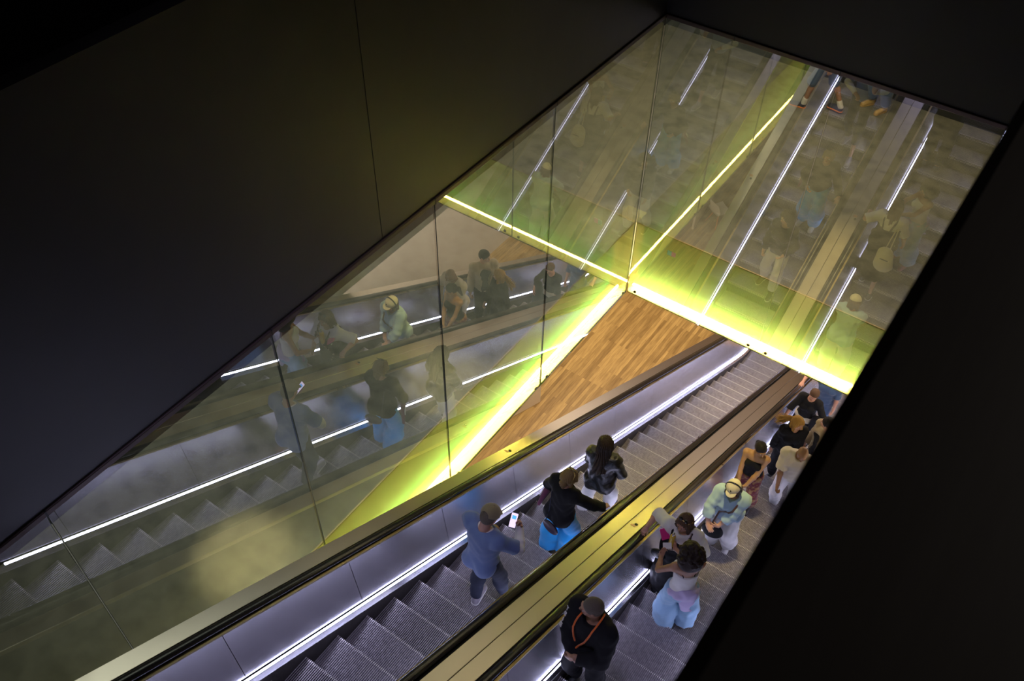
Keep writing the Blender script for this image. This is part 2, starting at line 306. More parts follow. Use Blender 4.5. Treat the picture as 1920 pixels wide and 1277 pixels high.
def escalator(x0, x1, label, sidelab):
    t = thing('escalator', label, 'escalator', ((x0 + x1) / 2, 0, ZL), 0, 'pair of escalators')
    cx = (x0 + x1) / 2
    def B(mb, name, mm, bevel=0, smooth=False, parent=None):
        mb.v = [(v[0] - cx, v[1], v[2] - ZL) for v in mb.v] if parent is None else mb.v
        return build(mb, name, mm, parent or t, bevel=bevel, smooth=smooth)
    for sgn, xs in ((-1, x0), (1, x1)):
        X = lambda d: xs + sgn * d          # d>0 : away from the steps
        def prof(pp): return [(X(d), h) for d, h in pp] if sgn < 0 else [(X(d), h) for d, h in pp][::-1]
        B(MB().sweep(prof([(-.034, -.60), (-.034, -.075), (-.026, -.075), (-.026, -.60)]), path(0)), 'skirt', M['skirt'])
        B(MB().sweep(prof([(-.034, -.078), (-.004, -.026), (.03, -.026), (.03, -.078)]), path(0)), 'skirt_trim', M['steel'])
        ls = MB(); sp = [q_ for q_ in path(0) if q_[0] > -8.62]
        ls.sweep(prof([(-.002, -.015), (-.009, .013), (.004, .016), (.010, -.012)]), sp)
        for fi, fc in enumerate(ls.f):      # only the lens facing the steps and the panel glows
            if len(fc) == 4 and any(sgn * (ls.v[q_][0] - xs) < -.0085 for q_ in fc): ls.m[fi] = 1
        B(ls, 'light_strip', [M['steel'], M['stripled']])
        m = MB(); y = YTOP
        yy = -8.0 - 1.39 * 3
        segs = [YTOP]
        while yy < YLAND: segs.append(yy); yy += 1.39
        segs.append(YLAND)
        for s0, s1 in zip(segs[:-1], segs[1:]):
            if s1 - s0 < .05: continue
            pp = [s0 + .003] + [q for q in PATH if s0 + .003 < q < s1 - .003] + [s1 - .003]
            m.sweep(prof([(.018, .030), (.100, .72), (.112, .72), (.030, .030)]), [(q, zp(q, 0)) for q in pp])
        B(m, 'balustrade_panel', M['steel'])
        B(MB().sweep(prof([(.098, .725), (.098, .745), (.125, .750), (.125, .725)]), path(0)), 'rail_guide', M['brass'])
        a = [(.122, .775), (.128, .79), (.142, .802), (.165, .806), (.188, .802), (.202, .79), (.208, .775), (.200, .755), (.185, .745), (.145, .745), (.130, .755)]
        hr = B(MB().sweep(prof(a), path(0)), 'handrail', M['rubber'], smooth=True)
        B(MB().sweep(prof([(.125, .70), (.125, .722), (.232, .722), (.232, .70)]), path(0)), 'rail_channel', M['black'])
        dk = B(MB().sweep(prof([(.232, .70), (.232, .752), (.236, .757), (.392, .757), (.396, .752), (.396, .70)]), path(0)), 'deck', M['deck'])
        if xs in (x0, x1) and ((x0 == A1 and sgn < 0) or (x0 == B1 and sgn < 0)):
            yb = -3.60; zb = zp(yb, 0) + .757 - ZL; xb = X(.31) - cx; sl = math.atan(-SL)
            b = build(MB().cyl((0, 0, -.004), (0, 0, .010), .019, 20), 'emergency_button', M['black'], dk, (xb, yb, zb), (sl, 0, 0), bevel=.003)
            build(MB().box(-.03, .03, -.075, -.035, 0, .002), 'button_label', mat('button_label', (.62, .36, .24), .5), dk, (xb - .02, yb, zb), (sl, 0, 0))
        if (x0 == A1 and sgn < 0) or (x0 == B1 and sgn > 0):
            B(MB().sweep(prof([(.386, -1.05), (.386, .70), (.396, .70), (.396, -1.05)]), path(0)), 'cladding', M['cladding'])
    B(MB().sweep([(x0 - .39, -1.06), (x0 - .39, -1.04), (x1 + .39, -1.04), (x1 + .39, -1.06)], path(0)), 'underside', M['cladding'])
    B(MB().box(x0 + .035, x1 - .035, YLAND - 1.6, YLAND + .3, ZL - .02, ZL + .012), 'comb_plate', M['steel'])
    # steps
    n = 0; y = YS0 - 12 * PITCH
    while y < YLAND - 1.9:
        z = zp(y) - ZL
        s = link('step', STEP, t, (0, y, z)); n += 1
        y += PITCH
    return t
escL = escalator(A1, A2, 'left-hand escalator going down, beside the glass, with a rider looking at a phone', 'left')
escR = escalator(B1, B2, 'right-hand escalator coming up beside the black parapet, crowded with riders', 'right')
# ------------------------------------------------------------------ things on the lower floor
def board(x, y, rz, L, H, label):
    t = thing('display_board', label, 'display board', (x, y, ZL), rz)
    build(MB().box(0, L, -.03, .03, .0, H), 'panel', M['pale'], t, bevel=.012)
    build(MB().box(.0, L, -.036, .036, H, H + .02), 'top_edge', M['slabside'], t)
board(-2.43, 1.56, math.atan2(-.95, -.33), 1.5, 1.15, 'pale freestanding board on the wooden floor under the glowing glass edge')
board(-2.46, -8.81, math.atan2(-.99, -.13), 1.6, 1.15, 'pale freestanding board on the lower floor seen mirrored beside the white chair')
t = thing('shell_chair', 'white shell chair with orange legs on the lower wooden floor, mirrored in the far glass', 'chair', (-2.05, -9.45, ZL), .5)
mw = mat('white_shell', (.8, .78, .74), .4); mo = mat('orange_leg', (.75, .24, .06), .5)
m = MB(); nu, nv = 20, 12; vs = []; fs = []
for side in (0, .014):
    for i in range(nv + 1):
        for j in range(nu + 1):
            u = -1 + 2 * j / nu; v = i / nv
            yb = -.24 + .46 * min(v / .5, 1) if v < .5 else .22 + .10 * (v - .5) * 2
            zz = .44 + .05 * u * u if v < .5 else .44 + (.40 * (v - .5) * 2) * (1 - .25 * u * u) + .04 * u * u
            vs.append((u * .23 * (1 - .25 * max(0, v - .6)), yb - .07 * u * u * (1 if v > .5 else 0) , zz - side))
b = (nv + 1) * (nu + 1)
for s_ in (0, 1):
    for i in range(nv):
        for j in range(nu):
            q = s_ * b + i * (nu + 1) + j; f = (q, q + 1, q + nu + 2, q + nu + 1); fs.append(f if s_ == 0 else f[::-1])
m.add(vs, fs); build(m, 'shell', mw, t, smooth=True)
for sx in (-1, 1):
    for sy in (-1, 1): build(MB().cyl((sx * .08, sy * .08, .43), (sx * .22, sy * .22, 0), .014, 12, r2=.010), 'leg', mo, t)
# ================================================================== people
RES = .0065
def V3(*a): return np.array(a, dtype=np.float32)
def nrm(v): v = np.asarray(v, dtype=np.float32); return v / (np.linalg.norm(v) + 1e-9)
def rotm(yaw=0, pitch=0, roll=0):
    """yaw about z (left +), pitch = nod forward (+), roll = tilt to own right (+); the figure faces +y."""
    c, s = math.cos, math.sin
    Rz = np.array([[c(yaw), -s(yaw), 0], [s(yaw), c(yaw), 0], [0, 0, 1]]); Rx = np.array([[1, 0, 0], [0, c(-pitch), -s(-pitch)], [0, s(-pitch), c(-pitch)]])
    Ry = np.array([[c(roll), 0, s(roll)], [0, 1, 0], [-s(roll), 0, c(roll)]])
    return (Rz @ Rx @ Ry).astype(np.float32)
def C(a, b, ra, rb=None, k=.03, clips=(), flat=None, op='+'): return dict(t='c', a=V3(*a), b=V3(*b), ra=ra, rb=ra if rb is None else rb, k=k, clips=clips, flat=flat, op=op)
def E(c, r, R=None, k=.03, clips=(), op='+'): return dict(t='e', a=V3(*c), r=V3(*r), R=R, k=k, clips=clips, op=op)
def prim_bbox(p):
    if p['t'] == 'c':
        r = max(p['ra'], p['rb']) * (1.0 if p['flat'] is None else 1.25)
        lo = np.minimum(p['a'], p['b']) - r; hi = np.maximum(p['a'], p['b']) + r
    else:
        r = float(max(p['r'])); lo = p['a'] - r; hi = p['a'] + r
    return lo, hi
def ev(p, X, Y, Z):
    if p['t'] == 'c':
        a, b = p['a'], p['b']; px, py, pz = X - a[0], Y - a[1], Z - a[2]; d = b - a
        if p['flat'] is not None:                     # (R, sx, sy): cross-section scaled in the frame R
            R, sx, sy = p['flat']
            def tf(x, y, z): return (R[0, 0] * x + R[1, 0] * y + R[2, 0] * z) / sx, (R[0, 1] * x + R[1, 1] * y + R[2, 1] * z) / sy, R[0, 2] * x + R[1, 2] * y + R[2, 2] * z
            px, py, pz = tf(px, py, pz); d = np.array(tf(*d), dtype=np.float32)
        t = np.clip((px * d[0] + py * d[1] + pz * d[2]) / (float(d @ d) + 1e-9), 0, 1)
        D = np.sqrt((px - t * d[0]) ** 2 + (py - t * d[1]) ** 2 + (pz - t * d[2]) ** 2) - (p['ra'] + (p['rb'] - p['ra']) * t)
        if p['flat'] is not None: D = D * min(p['flat'][1], p['flat'][2], 1)
    else:
        a = p['a']; px, py, pz = X - a[0], Y - a[1], Z - a[2]; R = p['R']
        if R is not None: px, py, pz = R[0, 0] * px + R[1, 0] * py + R[2, 0] * pz, R[0, 1] * px + R[1, 1] * py + R[2, 1] * pz, R[0, 2] * px + R[1, 2] * py + R[2, 2] * pz
        r = p['r']; k0 = np.sqrt((px / r[0]) ** 2 + (py / r[1]) ** 2 + (pz / r[2]) ** 2); k1 = np.sqrt((px / r[0] ** 2) ** 2 + (py / r[1] ** 2) ** 2 + (pz / r[2] ** 2) ** 2)
        D = k0 * (k0 - 1) / (k1 + 1e-6)
    for (q, n) in p['clips']:                         # keep the side the normal points away from
        D = np.maximum(D, (X - q[0]) * n[0] + (Y - q[1]) * n[1] + (Z - q[2]) * n[2])
    return D
def sdf_mesh(name, prims, material, res=RES, clips=(), fold=0., fseed=0, ridge=None):
    los = []; his = []
    for p in prims:
        if p['op'] == '+': lo, hi = prim_bbox(p); los.append(lo); his.append(hi)
    lo = np.min(los, 0) - res * 3 - fold; hi = np.max(his, 0) + res * 3 + fold
    n = np.ceil((hi - lo) / res).astype(int) + 1
    ax = [lo[i] + res * np.arange(n[i], dtype=np.float32) for i in range(3)]
    D = np.full(n, 1.0, dtype=np.float32)
    for p in prims:
        l, h = prim_bbox(p); k = p['k']; m = k + res * 3
        i0 = np.maximum(((l - m - lo) / res).astype(int), 0); i1 = np.minimum(((h + m - lo) / res).astype(int) + 2, n)
        if np.any(i1 <= i0): continue
        sl = tuple(slice(i0[i], i1[i]) for i in range(3))
        X = ax[0][sl[0]][:, None, None]; Y = ax[1][sl[1]][None, :, None]; Z = ax[2][sl[2]][None, None, :]
        d = ev(p, X, Y, Z).astype(np.float32); c = D[sl]
        if p['op'] == '+':
            hh = np.maximum(k - np.abs(c - d), 0) / k; D[sl] = np.minimum(c, d) - hh * hh * k * .25
        else:
            d = -d; hh = np.maximum(k - np.abs(c - d), 0) / k; D[sl] = np.maximum(c, d) + hh * hh * k * .25
    X = ax[0][:, None, None]; Y = ax[1][None, :, None]; Z = ax[2][None, None, :]
    if fold:
        f = fseed * 1.7
        D += fold * (np.sin(X * 23 + Z * 31 + f + 2 * np.sin(Y * 17 + f)) * np.sin(Z * 26 - X * 19 + f * 2 + 1.5 * np.sin(X * 21)) + .6 * np.sin(Y * 38 + Z * 29 + 2 * np.sin(X * 27 + f)))
    if ridge is not None:                              # hair strands: ridges around the head axis
        (cx, cy), amp, fr = ridge
        th = np.arctan2(Y - cy, X - cx)
        D += amp * np.sin(th * fr + 2.2 * np.sin(Z * 14 + th * 2)) + amp * .5 * np.sin(th * fr * 2.3 + 3 * np.sin(Z * 19))
    for (q, nn) in clips: D = np.maximum(D, (X - q[0]) * nn[0] + (Y - q[1]) * nn[1] + (Z - q[2]) * nn[2])
    # surface nets
    ins = D < 0
    if not ins.any(): return None
    cnt = np.zeros(tuple(n - 1), dtype=np.int8)
    for dx in (0, 1):
        for dy in (0, 1):
            for dz in (0, 1): cnt += ins[dx:n[0] - 1 + dx, dy:n[1] - 1 + dy, dz:n[2] - 1 + dz]
    cell = (cnt > 0) & (cnt < 8); idx = np.full(cell.shape, -1, dtype=np.int64); ci = np.argwhere(cell); idx[cell] = np.arange(len(ci))
    acc = np.zeros((len(ci), 3)); w_ = np.zeros(len(ci))
    cor = [(a, b, c) for a in (0, 1) for b in (0, 1) for c in (0, 1)]
    for i, a in enumerate(cor):
        for b in cor[i + 1:]:
            df = [b[q] - a[q] for q in range(3)]
            if sum(map(abs, df)) != 1: continue
            da = D[ci[:, 0] + a[0], ci[:, 1] + a[1], ci[:, 2] + a[2]]; db = D[ci[:, 0] + b[0], ci[:, 1] + b[1], ci[:, 2] + b[2]]
            m = (da < 0) != (db < 0); t = np.where(m, da / np.where(m, da - db, 1), 0)
            for q in range(3): acc[:, q] += m * (a[q] + t * df[q])
            w_ += m
    P = lo + (ci + acc / w_[:, None]) * res
    quads = []
    for axis in range(3):
        sh = [slice(0, -1)] * 3; s2 = [slice(0, -1)] * 3; sh = [slice(None)] * 3; s2 = [slice(None)] * 3
        sh[axis] = slice(0, -1); s2[axis] = slice(1, None)
        A = ins[tuple(sh)]; B_ = ins[tuple(s2)]; e = np.argwhere(A != B_); u, v = [(1, 2), (2, 0), (0, 1)][axis]
        ok = (e[:, u] > 0) & (e[:, v] > 0) & (e[:, u] < n[u] - 1) & (e[:, v] < n[v] - 1); e = e[ok]
        def at(du, dv):
            g = e.copy(); g[:, u] += du; g[:, v] += dv; return idx[g[:, 0], g[:, 1], g[:, 2]]
        q = np.stack([at(-1, -1), at(0, -1), at(0, 0), at(-1, 0)], 1); fl = ~A[e[:, 0], e[:, 1], e[:, 2]]
        q[fl] = q[fl][:, ::-1]; quads.append(q)
    Q = np.concatenate(quads)
    me = bpy.data.meshes.new(name); me.vertices.add(len(P)); me.vertices.foreach_set('co', P.astype(np.float32).ravel())
    me.loops.add(len(Q) * 4); me.loops.foreach_set('vertex_index', Q.astype(np.int32).ravel())
    me.polygons.add(len(Q)); me.polygons.foreach_set('loop_start', np.arange(0, len(Q) * 4, 4, dtype=np.int32))
    me.update(calc_edges=True); me.validate(); me.materials.append(material); me.shade_smooth(); return me
def ik(a, t, l1, l2, hint):
    a = np.array(a, float); t = np.array(t, float); d = t - a; L = np.linalg.norm(d); Lm = min(L, (l1 + l2) * .995); u = d / L; t = a + u * Lm
    x = (l1 * l1 - l2 * l2 + Lm * Lm) / (2 * Lm); h = math.sqrt(max(l1 * l1 - x * x, 0)); hint = np.array(hint, float); hint -= u * (hint @ u); hint /= np.linalg.norm(hint) + 1e-9
    return a + u * x + hint * h, t
def hand(wr, d, pn, curl, side, sc=1.):
    """wrist, pointing direction, palm normal, finger curl 0..1, side +1 right / -1 left."""
    d = nrm(d); pn = nrm(np.array(pn) - d * float(np.dot(pn, d))); across = np.cross(d, pn) * side   # towards the thumb
    P = []; wr = np.array(wr, float); pc = wr + d * .045 * sc
    R = np.stack([across, pn, d], 1).astype(np.float32)
    P.append(E(pc, (.040 * sc, .016 * sc, .050 * sc), R, .02)); P.append(C(wr, wr + d * .03 * sc, .024 * sc, .022 * sc, .02))
    for i, (off, L) in enumerate(((.030, .072), (.010, .080), (-.010, .074), (-.029, .058))):
        b = wr + d * (.083 - .006 * abs(i - 1)) * sc + across * off * sc; dirn = d + across * off * 1.5; c = curl * (1 + .08 * i)
        for sgi, fr in enumerate((.46, .30, .24)):
            ang = c * (1.0 if sgi == 0 else 1.25); cu, sn = math.cos(ang), math.sin(ang)
            ax_ = across; v = nrm(dirn); side_n = np.cross(v, ax_); side_n = side_n if np.dot(side_n, pn) * (1 if sgi == 0 else 1) > 0 or sgi else -side_n
            if sgi == 0: bend = side_n; sgn_ = 1
            else:
                bend = prev_t
            v2 = nrm(v * cu + bend * sn); prev_t = nrm(bend * cu - v * sn)
            e = b + v2 * L * fr * sc; P.append(C(b, e, (.0088 - .0008 * sgi) * sc, (.0082 - .0009 * sgi) * sc, .006)); b = e; dirn = v2
    tb = wr + d * .022 * sc + across * .026 * sc; t1 = tb + (across * .55 + d * .62 + pn * .30) * .042 * sc; t2 = t1 + nrm(across * .15 + d * .8 + pn * (.25 + .5 * curl)) * .032 * sc
    P.append(C(tb, t1, .013 * sc, .010 * sc, .012)); P.append(C(t1, t2, .010 * sc, .0078 * sc, .006)); return P
SKIN = {}
def skin(k):
    if k not in SKIN:
        c = dict(fair=(.56, .32, .22), tan=(.42, .22, .135), brown=(.23, .115, .065), pink=(.52, .27, .19))[k]
        SKIN[k] = (mat('skin_' + k, c, .48, mix2=(tuple(v * .86 for v in c), 14, .4, .7), spec=.4), mat('lips_' + k, (c[0] * .78, c[1] * .45, c[2] * .5), .4))
    return SKIN[k]
M['eye'] = mat('eye_white', (.75, .73, .70), .2); M['iris'] = mat('iris', (.05, .03, .02), .2)
def cloth(name, c, rough=.85, b=(300, .35), **kw): return mat(name, c, rough, bump=b, sheen=.25 if max(c) > .1 else 0., spec=.25, **kw)
class Person:
    def __init__(s, label, loc, yaw, h=1.72, fem=False, build=1.0, sk='fair', lean=0., turn=0., head=(0, 0, 0), hands=None, feet=((.10, 0, 0), (-.10, 0, 0)), elbow=None, sway=(0, 0), group=None, palms=None, curls=(.5, .5), hair=None):
        s.t = thing('person', label, 'person', loc, yaw, group); s.fem = fem; s.bw = build; k = h / 1.75; s.k = k; s.sk = skin(sk); s.sh = None
        s.pel = np.array([sway[0], sway[1], .93 * k]); s.Rt = rotm(turn, lean); s.Rp = rotm(turn * .35, 0)
        T = lambda v: s.pel + s.Rt @ (np.array(v) * k); s.T = T
        s.neck = T((0, -.01, .545)); s.sh = {}; sw = (.158 if fem else .182) * (.6 + .4 * build)
        s.Rh = rotm(head[0], head[1], head[2]); s.hc = s.neck + np.array([0, .0, .045]) * k + s.Rh @ (np.array([0, .022, .118]) * k)
        s.sh = {1: T((sw, 0, .487)), -1: T((-sw, 0, .487))}
        s.el = {}; s.wr = {}; s.hd = {}; s.palm = {}; ul, fl = .285 * k, .255 * k
        hands = hands or {}; elbow = elbow or {}; palms = palms or {}
        for sd in (1, -1):
            tgt = hands.get(sd, (sd * .27, .03, .84)); tgt = np.array(tgt, float) * k
            hint = elbow.get(sd, (sd * .5, -.8, -.25))
            s.el[sd], s.wr[sd] = ik(s.sh[sd], tgt, ul, fl, hint)
            s.palm[sd] = palms.get(sd, None)
        s.curl = {1: curls[0], -1: curls[1]}
        s.hip = {sd: s.pel + s.Rp @ (np.array([sd * .092, 0, -.02]) * k) for sd in (1, -1)}
        s.kn = {}; s.an = {}
        for i, sd in enumerate((1, -1)):
            f = np.array(feet[i], float); an = f + np.array([0, -.045, .085]) * 1.0
            s.kn[sd], s.an[sd] = ik(s.hip[sd], an, .43 * k, .43 * k, (sd * .25, 1, 0))
        s.feet = {1: np.array(feet[0], float), -1: np.array(feet[1], float)}
    # ---- primitive sets -------------------------------------------------
    def torso(s, o=0., belly=0.):
        k, T, b, R = s.k, s.T, s.bw, s.Rt; f = s.fem; P = []
        e = lambda c, r, kk=.06: P.append(E(T(c), [v * k + o for v in r], R, kk))
        e((0, -.005, .03), ((.168 if f else .158) * b, .118 * b, .115)); e((0, 0, .17), ((.122 if f else .142) * b, (.095 + belly) * b, .13), .08)
        e((0, .0, .335), ((.138 if f else .165) * b, .108 * b, .165), .08); e((0, -.005, .45), ((.150 if f else .178) * b, .082 * b, .075), .06)
        if f:
            for sd in (1, -1): e((sd * .065 * b, .085, .355), (.062 * b, .062 * b, .064), .03)
        else:
            for sd in (1, -1): e((sd * .075 * b, .065, .385), (.08 * b, .055, .06), .04)
        for sd in (1, -1): e((sd * .085, -.065, -.02), (.088 * b, .085 * b, .095), .04)
        if belly: e((0, .07, .12), (.12 * b, .09 * b + belly, .12), .06)
        return P
    def neckp(s, o=0.):
        k = s.k; return [C(s.T((0, -.015, .47)), s.hc + s.Rh @ (np.array([0, -.03, -.06]) * k), .058 * k + o, .052 * k + o, .04), C(s.T((-.09, -.012, .475)), s.T((.09, -.012, .475)), .05 * k + o, .05 * k + o, .06)]
    def arm(s, sd, o=0., upto=2.0, k0=.035):
        """upto: 1 = elbow, 2 = wrist; fractional ends are cut flat."""
        k = s.k * (.93 if s.fem else 1) * (.55 + .45 * s.bw); a, b, c = s.sh[sd], s.el[sd], s.wr[sd]; P = []
        P.append(E(a, [.056 * k + o] * 3, None, .05))
        if upto < 1:
            q = a + (b - a) * upto; n = nrm(b - a); P.append(C(a, b, .050 * k + o, .044 * k + o * 1.3, k0, clips=((q, n),)))
            P[0]['clips'] = ((q, n),)
            return P
        P.append(C(a, b, .050 * k + o, .039 * k + o, k0))
        u = min(upto - 1, 1); q = b + (c - b) * u; n = nrm(c - b)
        m = b + (c - b) * .3
        if u > 0:
            P.append(C(b, m, .038 * k + o, .041 * k + o, .02, clips=((q, n),) if u < .3 else ())); P.append(C(m, c, .041 * k + o, .026 * k + o, .02, clips=((q, n),)))
        return P
    def leg(s, sd, o=0., o2=None, upto=2.0):
        k, b = s.k, s.bw; o2 = o if o2 is None else o2; a, m, c = s.hip[sd], s.kn[sd], s.an[sd]; P = []
        P.append(C(a, m, .084 * k * b + o, .055 * k * b + (o + o2) / 2, .05)); cm = m + (c - m) * .3 + np.array([0, -.012, 0])
        if upto < 2:
            q = m + (c - m) * (upto - 1); n = nrm(c - m)
            P.append(C(m, cm, .053 * k * b + (o + o2) / 2, .055 * k * b + o2, .03, clips=((q, n),)))
            P.append(C(cm, c, .055 * k * b + o2, .038 * k + o2, .03, clips=((q, n),)))
        else:
            P.append(C(m, cm, .053 * k * b + (o + o2) / 2, .055 * k * b + o2, .03)); P.append(C(cm, c, .055 * k * b + o2, .036 * k + o2, .03))
        return P
    def headp(s):
        k, R, c = s.k, s.Rh, s.hc; P = []
        g = lambda v: c + R @ (np.array(v) * k)
        e = lambda v, r, kk=.02, op='+': P.append(E(g(v), [x * k for x in r], R, kk, op=op))
        e((0, -.012, .030), (.076, .094, .084), .03); e((0, .030, -.030), (.058, .062, .078), .03); e((0, .062, -.082), (.026, .022, .020), .03)
        for sd in (1, -1): e((sd * .043, .052, -.018), (.022, .022, .022), .02); e((sd * .042, -.0, -.060), (.02, .035, .025), .03)
        e((0, .083, .028), (.050, .014, .014), .02)
        for sd in (1, -1): e((sd * .030, .094, .004), (.018, .016, .012), .012, '-')
        P.append(C(g((0, .088, .010)), g((0, .108, -.024)), .009 * k, .013 * k, .012)); e((0, .088, -.054), (.022, .010, .009), .012)
        for sd in (1, -1): P.append(E(g((sd * .078, -.008, -.006)), [.010 * k, .019 * k, .030 * k], R, .008))
        return P
    def face(s):
        k, R, c = s.k, s.Rh, s.hc; g = lambda v: c + R @ (np.array(v) * k)
        for sd in (1, -1):
            e = s.add('eye', [E(g((sd * .030, .081, .004)), [.0115 * k] * 3, None, .001)], M['eye'], res=.003)
            s.add('iris', [E(g((sd * .030, .0895, .003)), [.0052 * k, .004 * k, .0052 * k], R, .001)], M['iris'], res=.0018, parent=e)
            s.add('eyebrow', [C(g((sd * .016, .097, .024)), g((sd * .044, .088, .026)), .0035 * k, .003 * k, .004)], s.browm, res=.0025)
        s.add('lips', [C(g((-.018, .094, -.052)), g((0, .0995, -.0505)), .0035 * k, .0055 * k, .004), C(g((.018, .094, -.052)), g((0, .0995, -.0505)), .0035 * k, .0055 * k, .004), C(g((-.014, .093, -.059)), g((.014, .093, -.059)), .0045 * k, .0045 * k, .006)], s.sk[1], res=.0025)
    def add(s, name, prims, material, parent=None, label=None, **kw):
        me = sdf_mesh(name, prims, material, **kw)
        if me is None: return None
        o = link(name, me, parent or s.t)
        if label: o['label'] = label
        return o
    def body(s, brow=(.03, .02, .012)):
        s.browm = mat('brow', brow, .8); P = s.torso(-.006) + s.neckp() + s.headp()
        for sd in (1, -1):
            P += s.arm(sd); P += s.leg(sd, -.006); f = s.feet[sd]
            P.append(C(s.an[sd], f + np.array([0, -.03, .035]), .034, .03, .03)); P.append(C(f + np.array([0, -.03, .03]), f + np.array([sd * .02, .14, .02]), .03, .022, .02))
            d = s.wr[sd] - s.el[sd]; hd = s.hd.get(sd, d); pn = s.palm[sd] if s.palm[sd] is not None else np.array([-sd * 1., 0.3, 0]); P += hand(s.wr[sd], hd, pn, s.curl[sd], sd, s.k * (.93 if s.fem else 1.02))
        s.add('body', P, s.sk[0]); s.face(); return s
    def shoes(s, m, sole=None, hi=0.):
        for sd in (1, -1):
            f = s.feet[sd]; a = f + np.array([0, -.05, .042]); b = f + np.array([sd * .022, .135, .034])
            P = [C(a, b, .041, .036, .03, clips=((f + np.array([0, 0, .0]), (0, 0, -1)),)), C(f + np.array([0, -.045, .05]), f + np.array([0, -.045, .09 + hi]), .042, .04, .03), C(b + np.array([0, -.09, .02]), b, .036, .034, .03)]
            sh = s.add('shoe', P, m, clips=((f, (0, 0, -1)),))
            if sole: s.add('sole', [C(f + np.array([0, -.05, .012]), f + np.array([sd * .022, .14, .012]), .049, .043, .01, flat=None)], sole, parent=sh, clips=((f + np.array([0, 0, .022]), (0, 0, 1)), (f, (0, 0, -1))))
    def trousers(s, m, o=.012, o2=.012, upto=1.93, name='trousers', waist=.12, fold=.0025, hem=None):
        k, T = s.k, s.T; P = []
        P.append(E(T((0, -.005, .03)), [(.170 if s.fem else .160) * s.bw * k + o * .8, .120 * s.bw * k + o * .8, .12 * k], s.Rt, .05))
        for sd in (1, -1): P.append(E(T((sd * .085, -.065, -.02)), [.088 * s.bw * k + o * .6] * 3, None, .04)); P += s.leg(sd, o, o2, upto)
        q = T((0, 0, waist)); n = s.Rt @ V3(0, 0, 1)
        return s.add(name, P, m, clips=((q, n),), fold=fold, fseed=len(P) + s.k)
    def top(s, m, o=.014, sleeve=.55, hem=-.02, name='shirt', neck=.075, ndepth=.02, fold=.003, belly=0., osl=None, vneck=0.):
        k, T = s.k, s.T; P = s.torso(o, belly); osl = o if osl is None else osl
        P.append(C(T((-.10, -.012, .475)), T((.10, -.012, .475)), .052 * k + o, None, .06))
        for sd in (1, -1):
            if sleeve > 0: P += s.arm(sd, osl, sleeve)
        P.append(E(T((0, .012 + ndepth, .575)), [neck * k, (neck + ndepth) * k, .075 * k], s.Rt, .01, op='-'))
        if vneck: P.append(C(T((0, .06, .54)), T((0, .12, .54 - vneck)), .05 * k, .01, .01, op='-'))
        q = T((0, 0, hem)); n = s.Rt @ V3(0, 0, -1)
        return s.add(name, P, m, clips=((q, n),), fold=fold, fseed=s.pel[1] * 7 + s.k * 3)
    def g(s, *v): return s.hc + s.Rh @ (np.array(v) * s.k)
    def hair_short(s, m, o=.008, low=-.045, front=.045, name='hair', amp=.0012):
        k, R = s.k, s.Rh
        P = [E(s.g(0, -.016, .032), [(.078 + o) * k, (.094 + o) * k, (.085 + o) * k], R, .02), E(s.g(0, -.045, -.01), [.07 * k, (.058 + o) * k, .075 * k], R, .03)]
        P.append(E(s.g(0, .088, -.035), [.10 * k, .075 * k, (.035 + front) * k], R, .01, op='-'))
        return s.add(name, P, m, clips=((s.g(0, 0, low), R @ V3(0, .25, -1)),), res=.005, ridge=((s.hc[0], s.hc[1]), amp, 40))
    def hair_long(s, m, L=.30, spread=.075, back=.06, o=.014, side=0., curl=0., fringe=.02, locks=True, name='hair', drift=(0, 0, 0), amp=.0035):
        k, R = s.k, s.Rh; dr = np.array(drift)
        P = [E(s.g(0, -.014, .034), [(.078 + o) * k, (.093 + o) * k, (.086 + o) * k], R, .02)]
        for sd in (1, -1):
            a = s.g(sd * .068, .015, .0); b = a + np.array([sd * .01, .0, -L * .55 * k]) + dr * .6 + R @ np.array([0, .02, 0])
            P.append(C(a, b, .030 * k, .022 * k, .03)); P.append(C(s.g(sd * .055, -.05, -.01), s.g(sd * .055, -.05, -.01) + np.array([sd * .02, -.01, -L * k]) + dr, .045 * k, .022 * k, .04))
            if locks: P.append(C(s.g(sd * .045, .05, .085), s.g(sd * .078, .045, -.01), .020 * k, .020 * k, .02))
        P.append(C(s.g(0, -.065, .0), s.g(0, -.065, 0) + np.array([0, -.02, -L * k]) + dr, .06 * k, .035 * k, .04))
        P.append(E(s.g(0, .110, -.020), [.056 * k, .078 * k, (.088 - fringe * .5) * k], R, .012, op='-'))
        o_ = s.add(name, P, m, res=.0055, ridge=((s.hc[0], s.hc[1] - .02), amp, 26)); return o_
    def strands(s, m, roots, ends, n=40, r=.006, wave=.02, name='hair_strands', jit=.03, seed=1):
        rg = random.Random(seed); P = []
        for i in range(n):
            t = rg.random(); a = np.array(roots[0]) * (1 - t) + np.array(roots[1]) * t; b = np.array(ends[0]) * (1 - t) + np.array(ends[1]) * t
            a = a + np.array([rg.uniform(-1, 1) for _ in range(3)]) * jit * .5; b = b + np.array([rg.uniform(-1, 1) for _ in range(3)]) * jit
            pr = a; ph = rg.random() * 6
            for q in range(1, 6):
                u = q / 5; c = a + (b - a) * u + np.array([math.sin(ph + u * 7), math.cos(ph * 1.3 + u * 6), math.sin(ph + u * 5)]) * wave * u + np.array([0, 0, .02 * math.sin(u * 3)])
                P.append(C(pr, c, r * (1.15 - u * .5), r * (1.1 - u * .6), .004)); pr = c
        return s.add(name, P, m, res=.0045)
    def ribbon(s, name, pts, r, m, flat=.35, parent=None, label=None, res=.004):
        P = [C(pts[i], pts[i + 1], r, r, .006) for i in range(len(pts) - 1)]
        return s.add(name, P, m, res=res, parent=parent, label=label)
    def chest(s, x, y, z): return s.T((x, y, z))
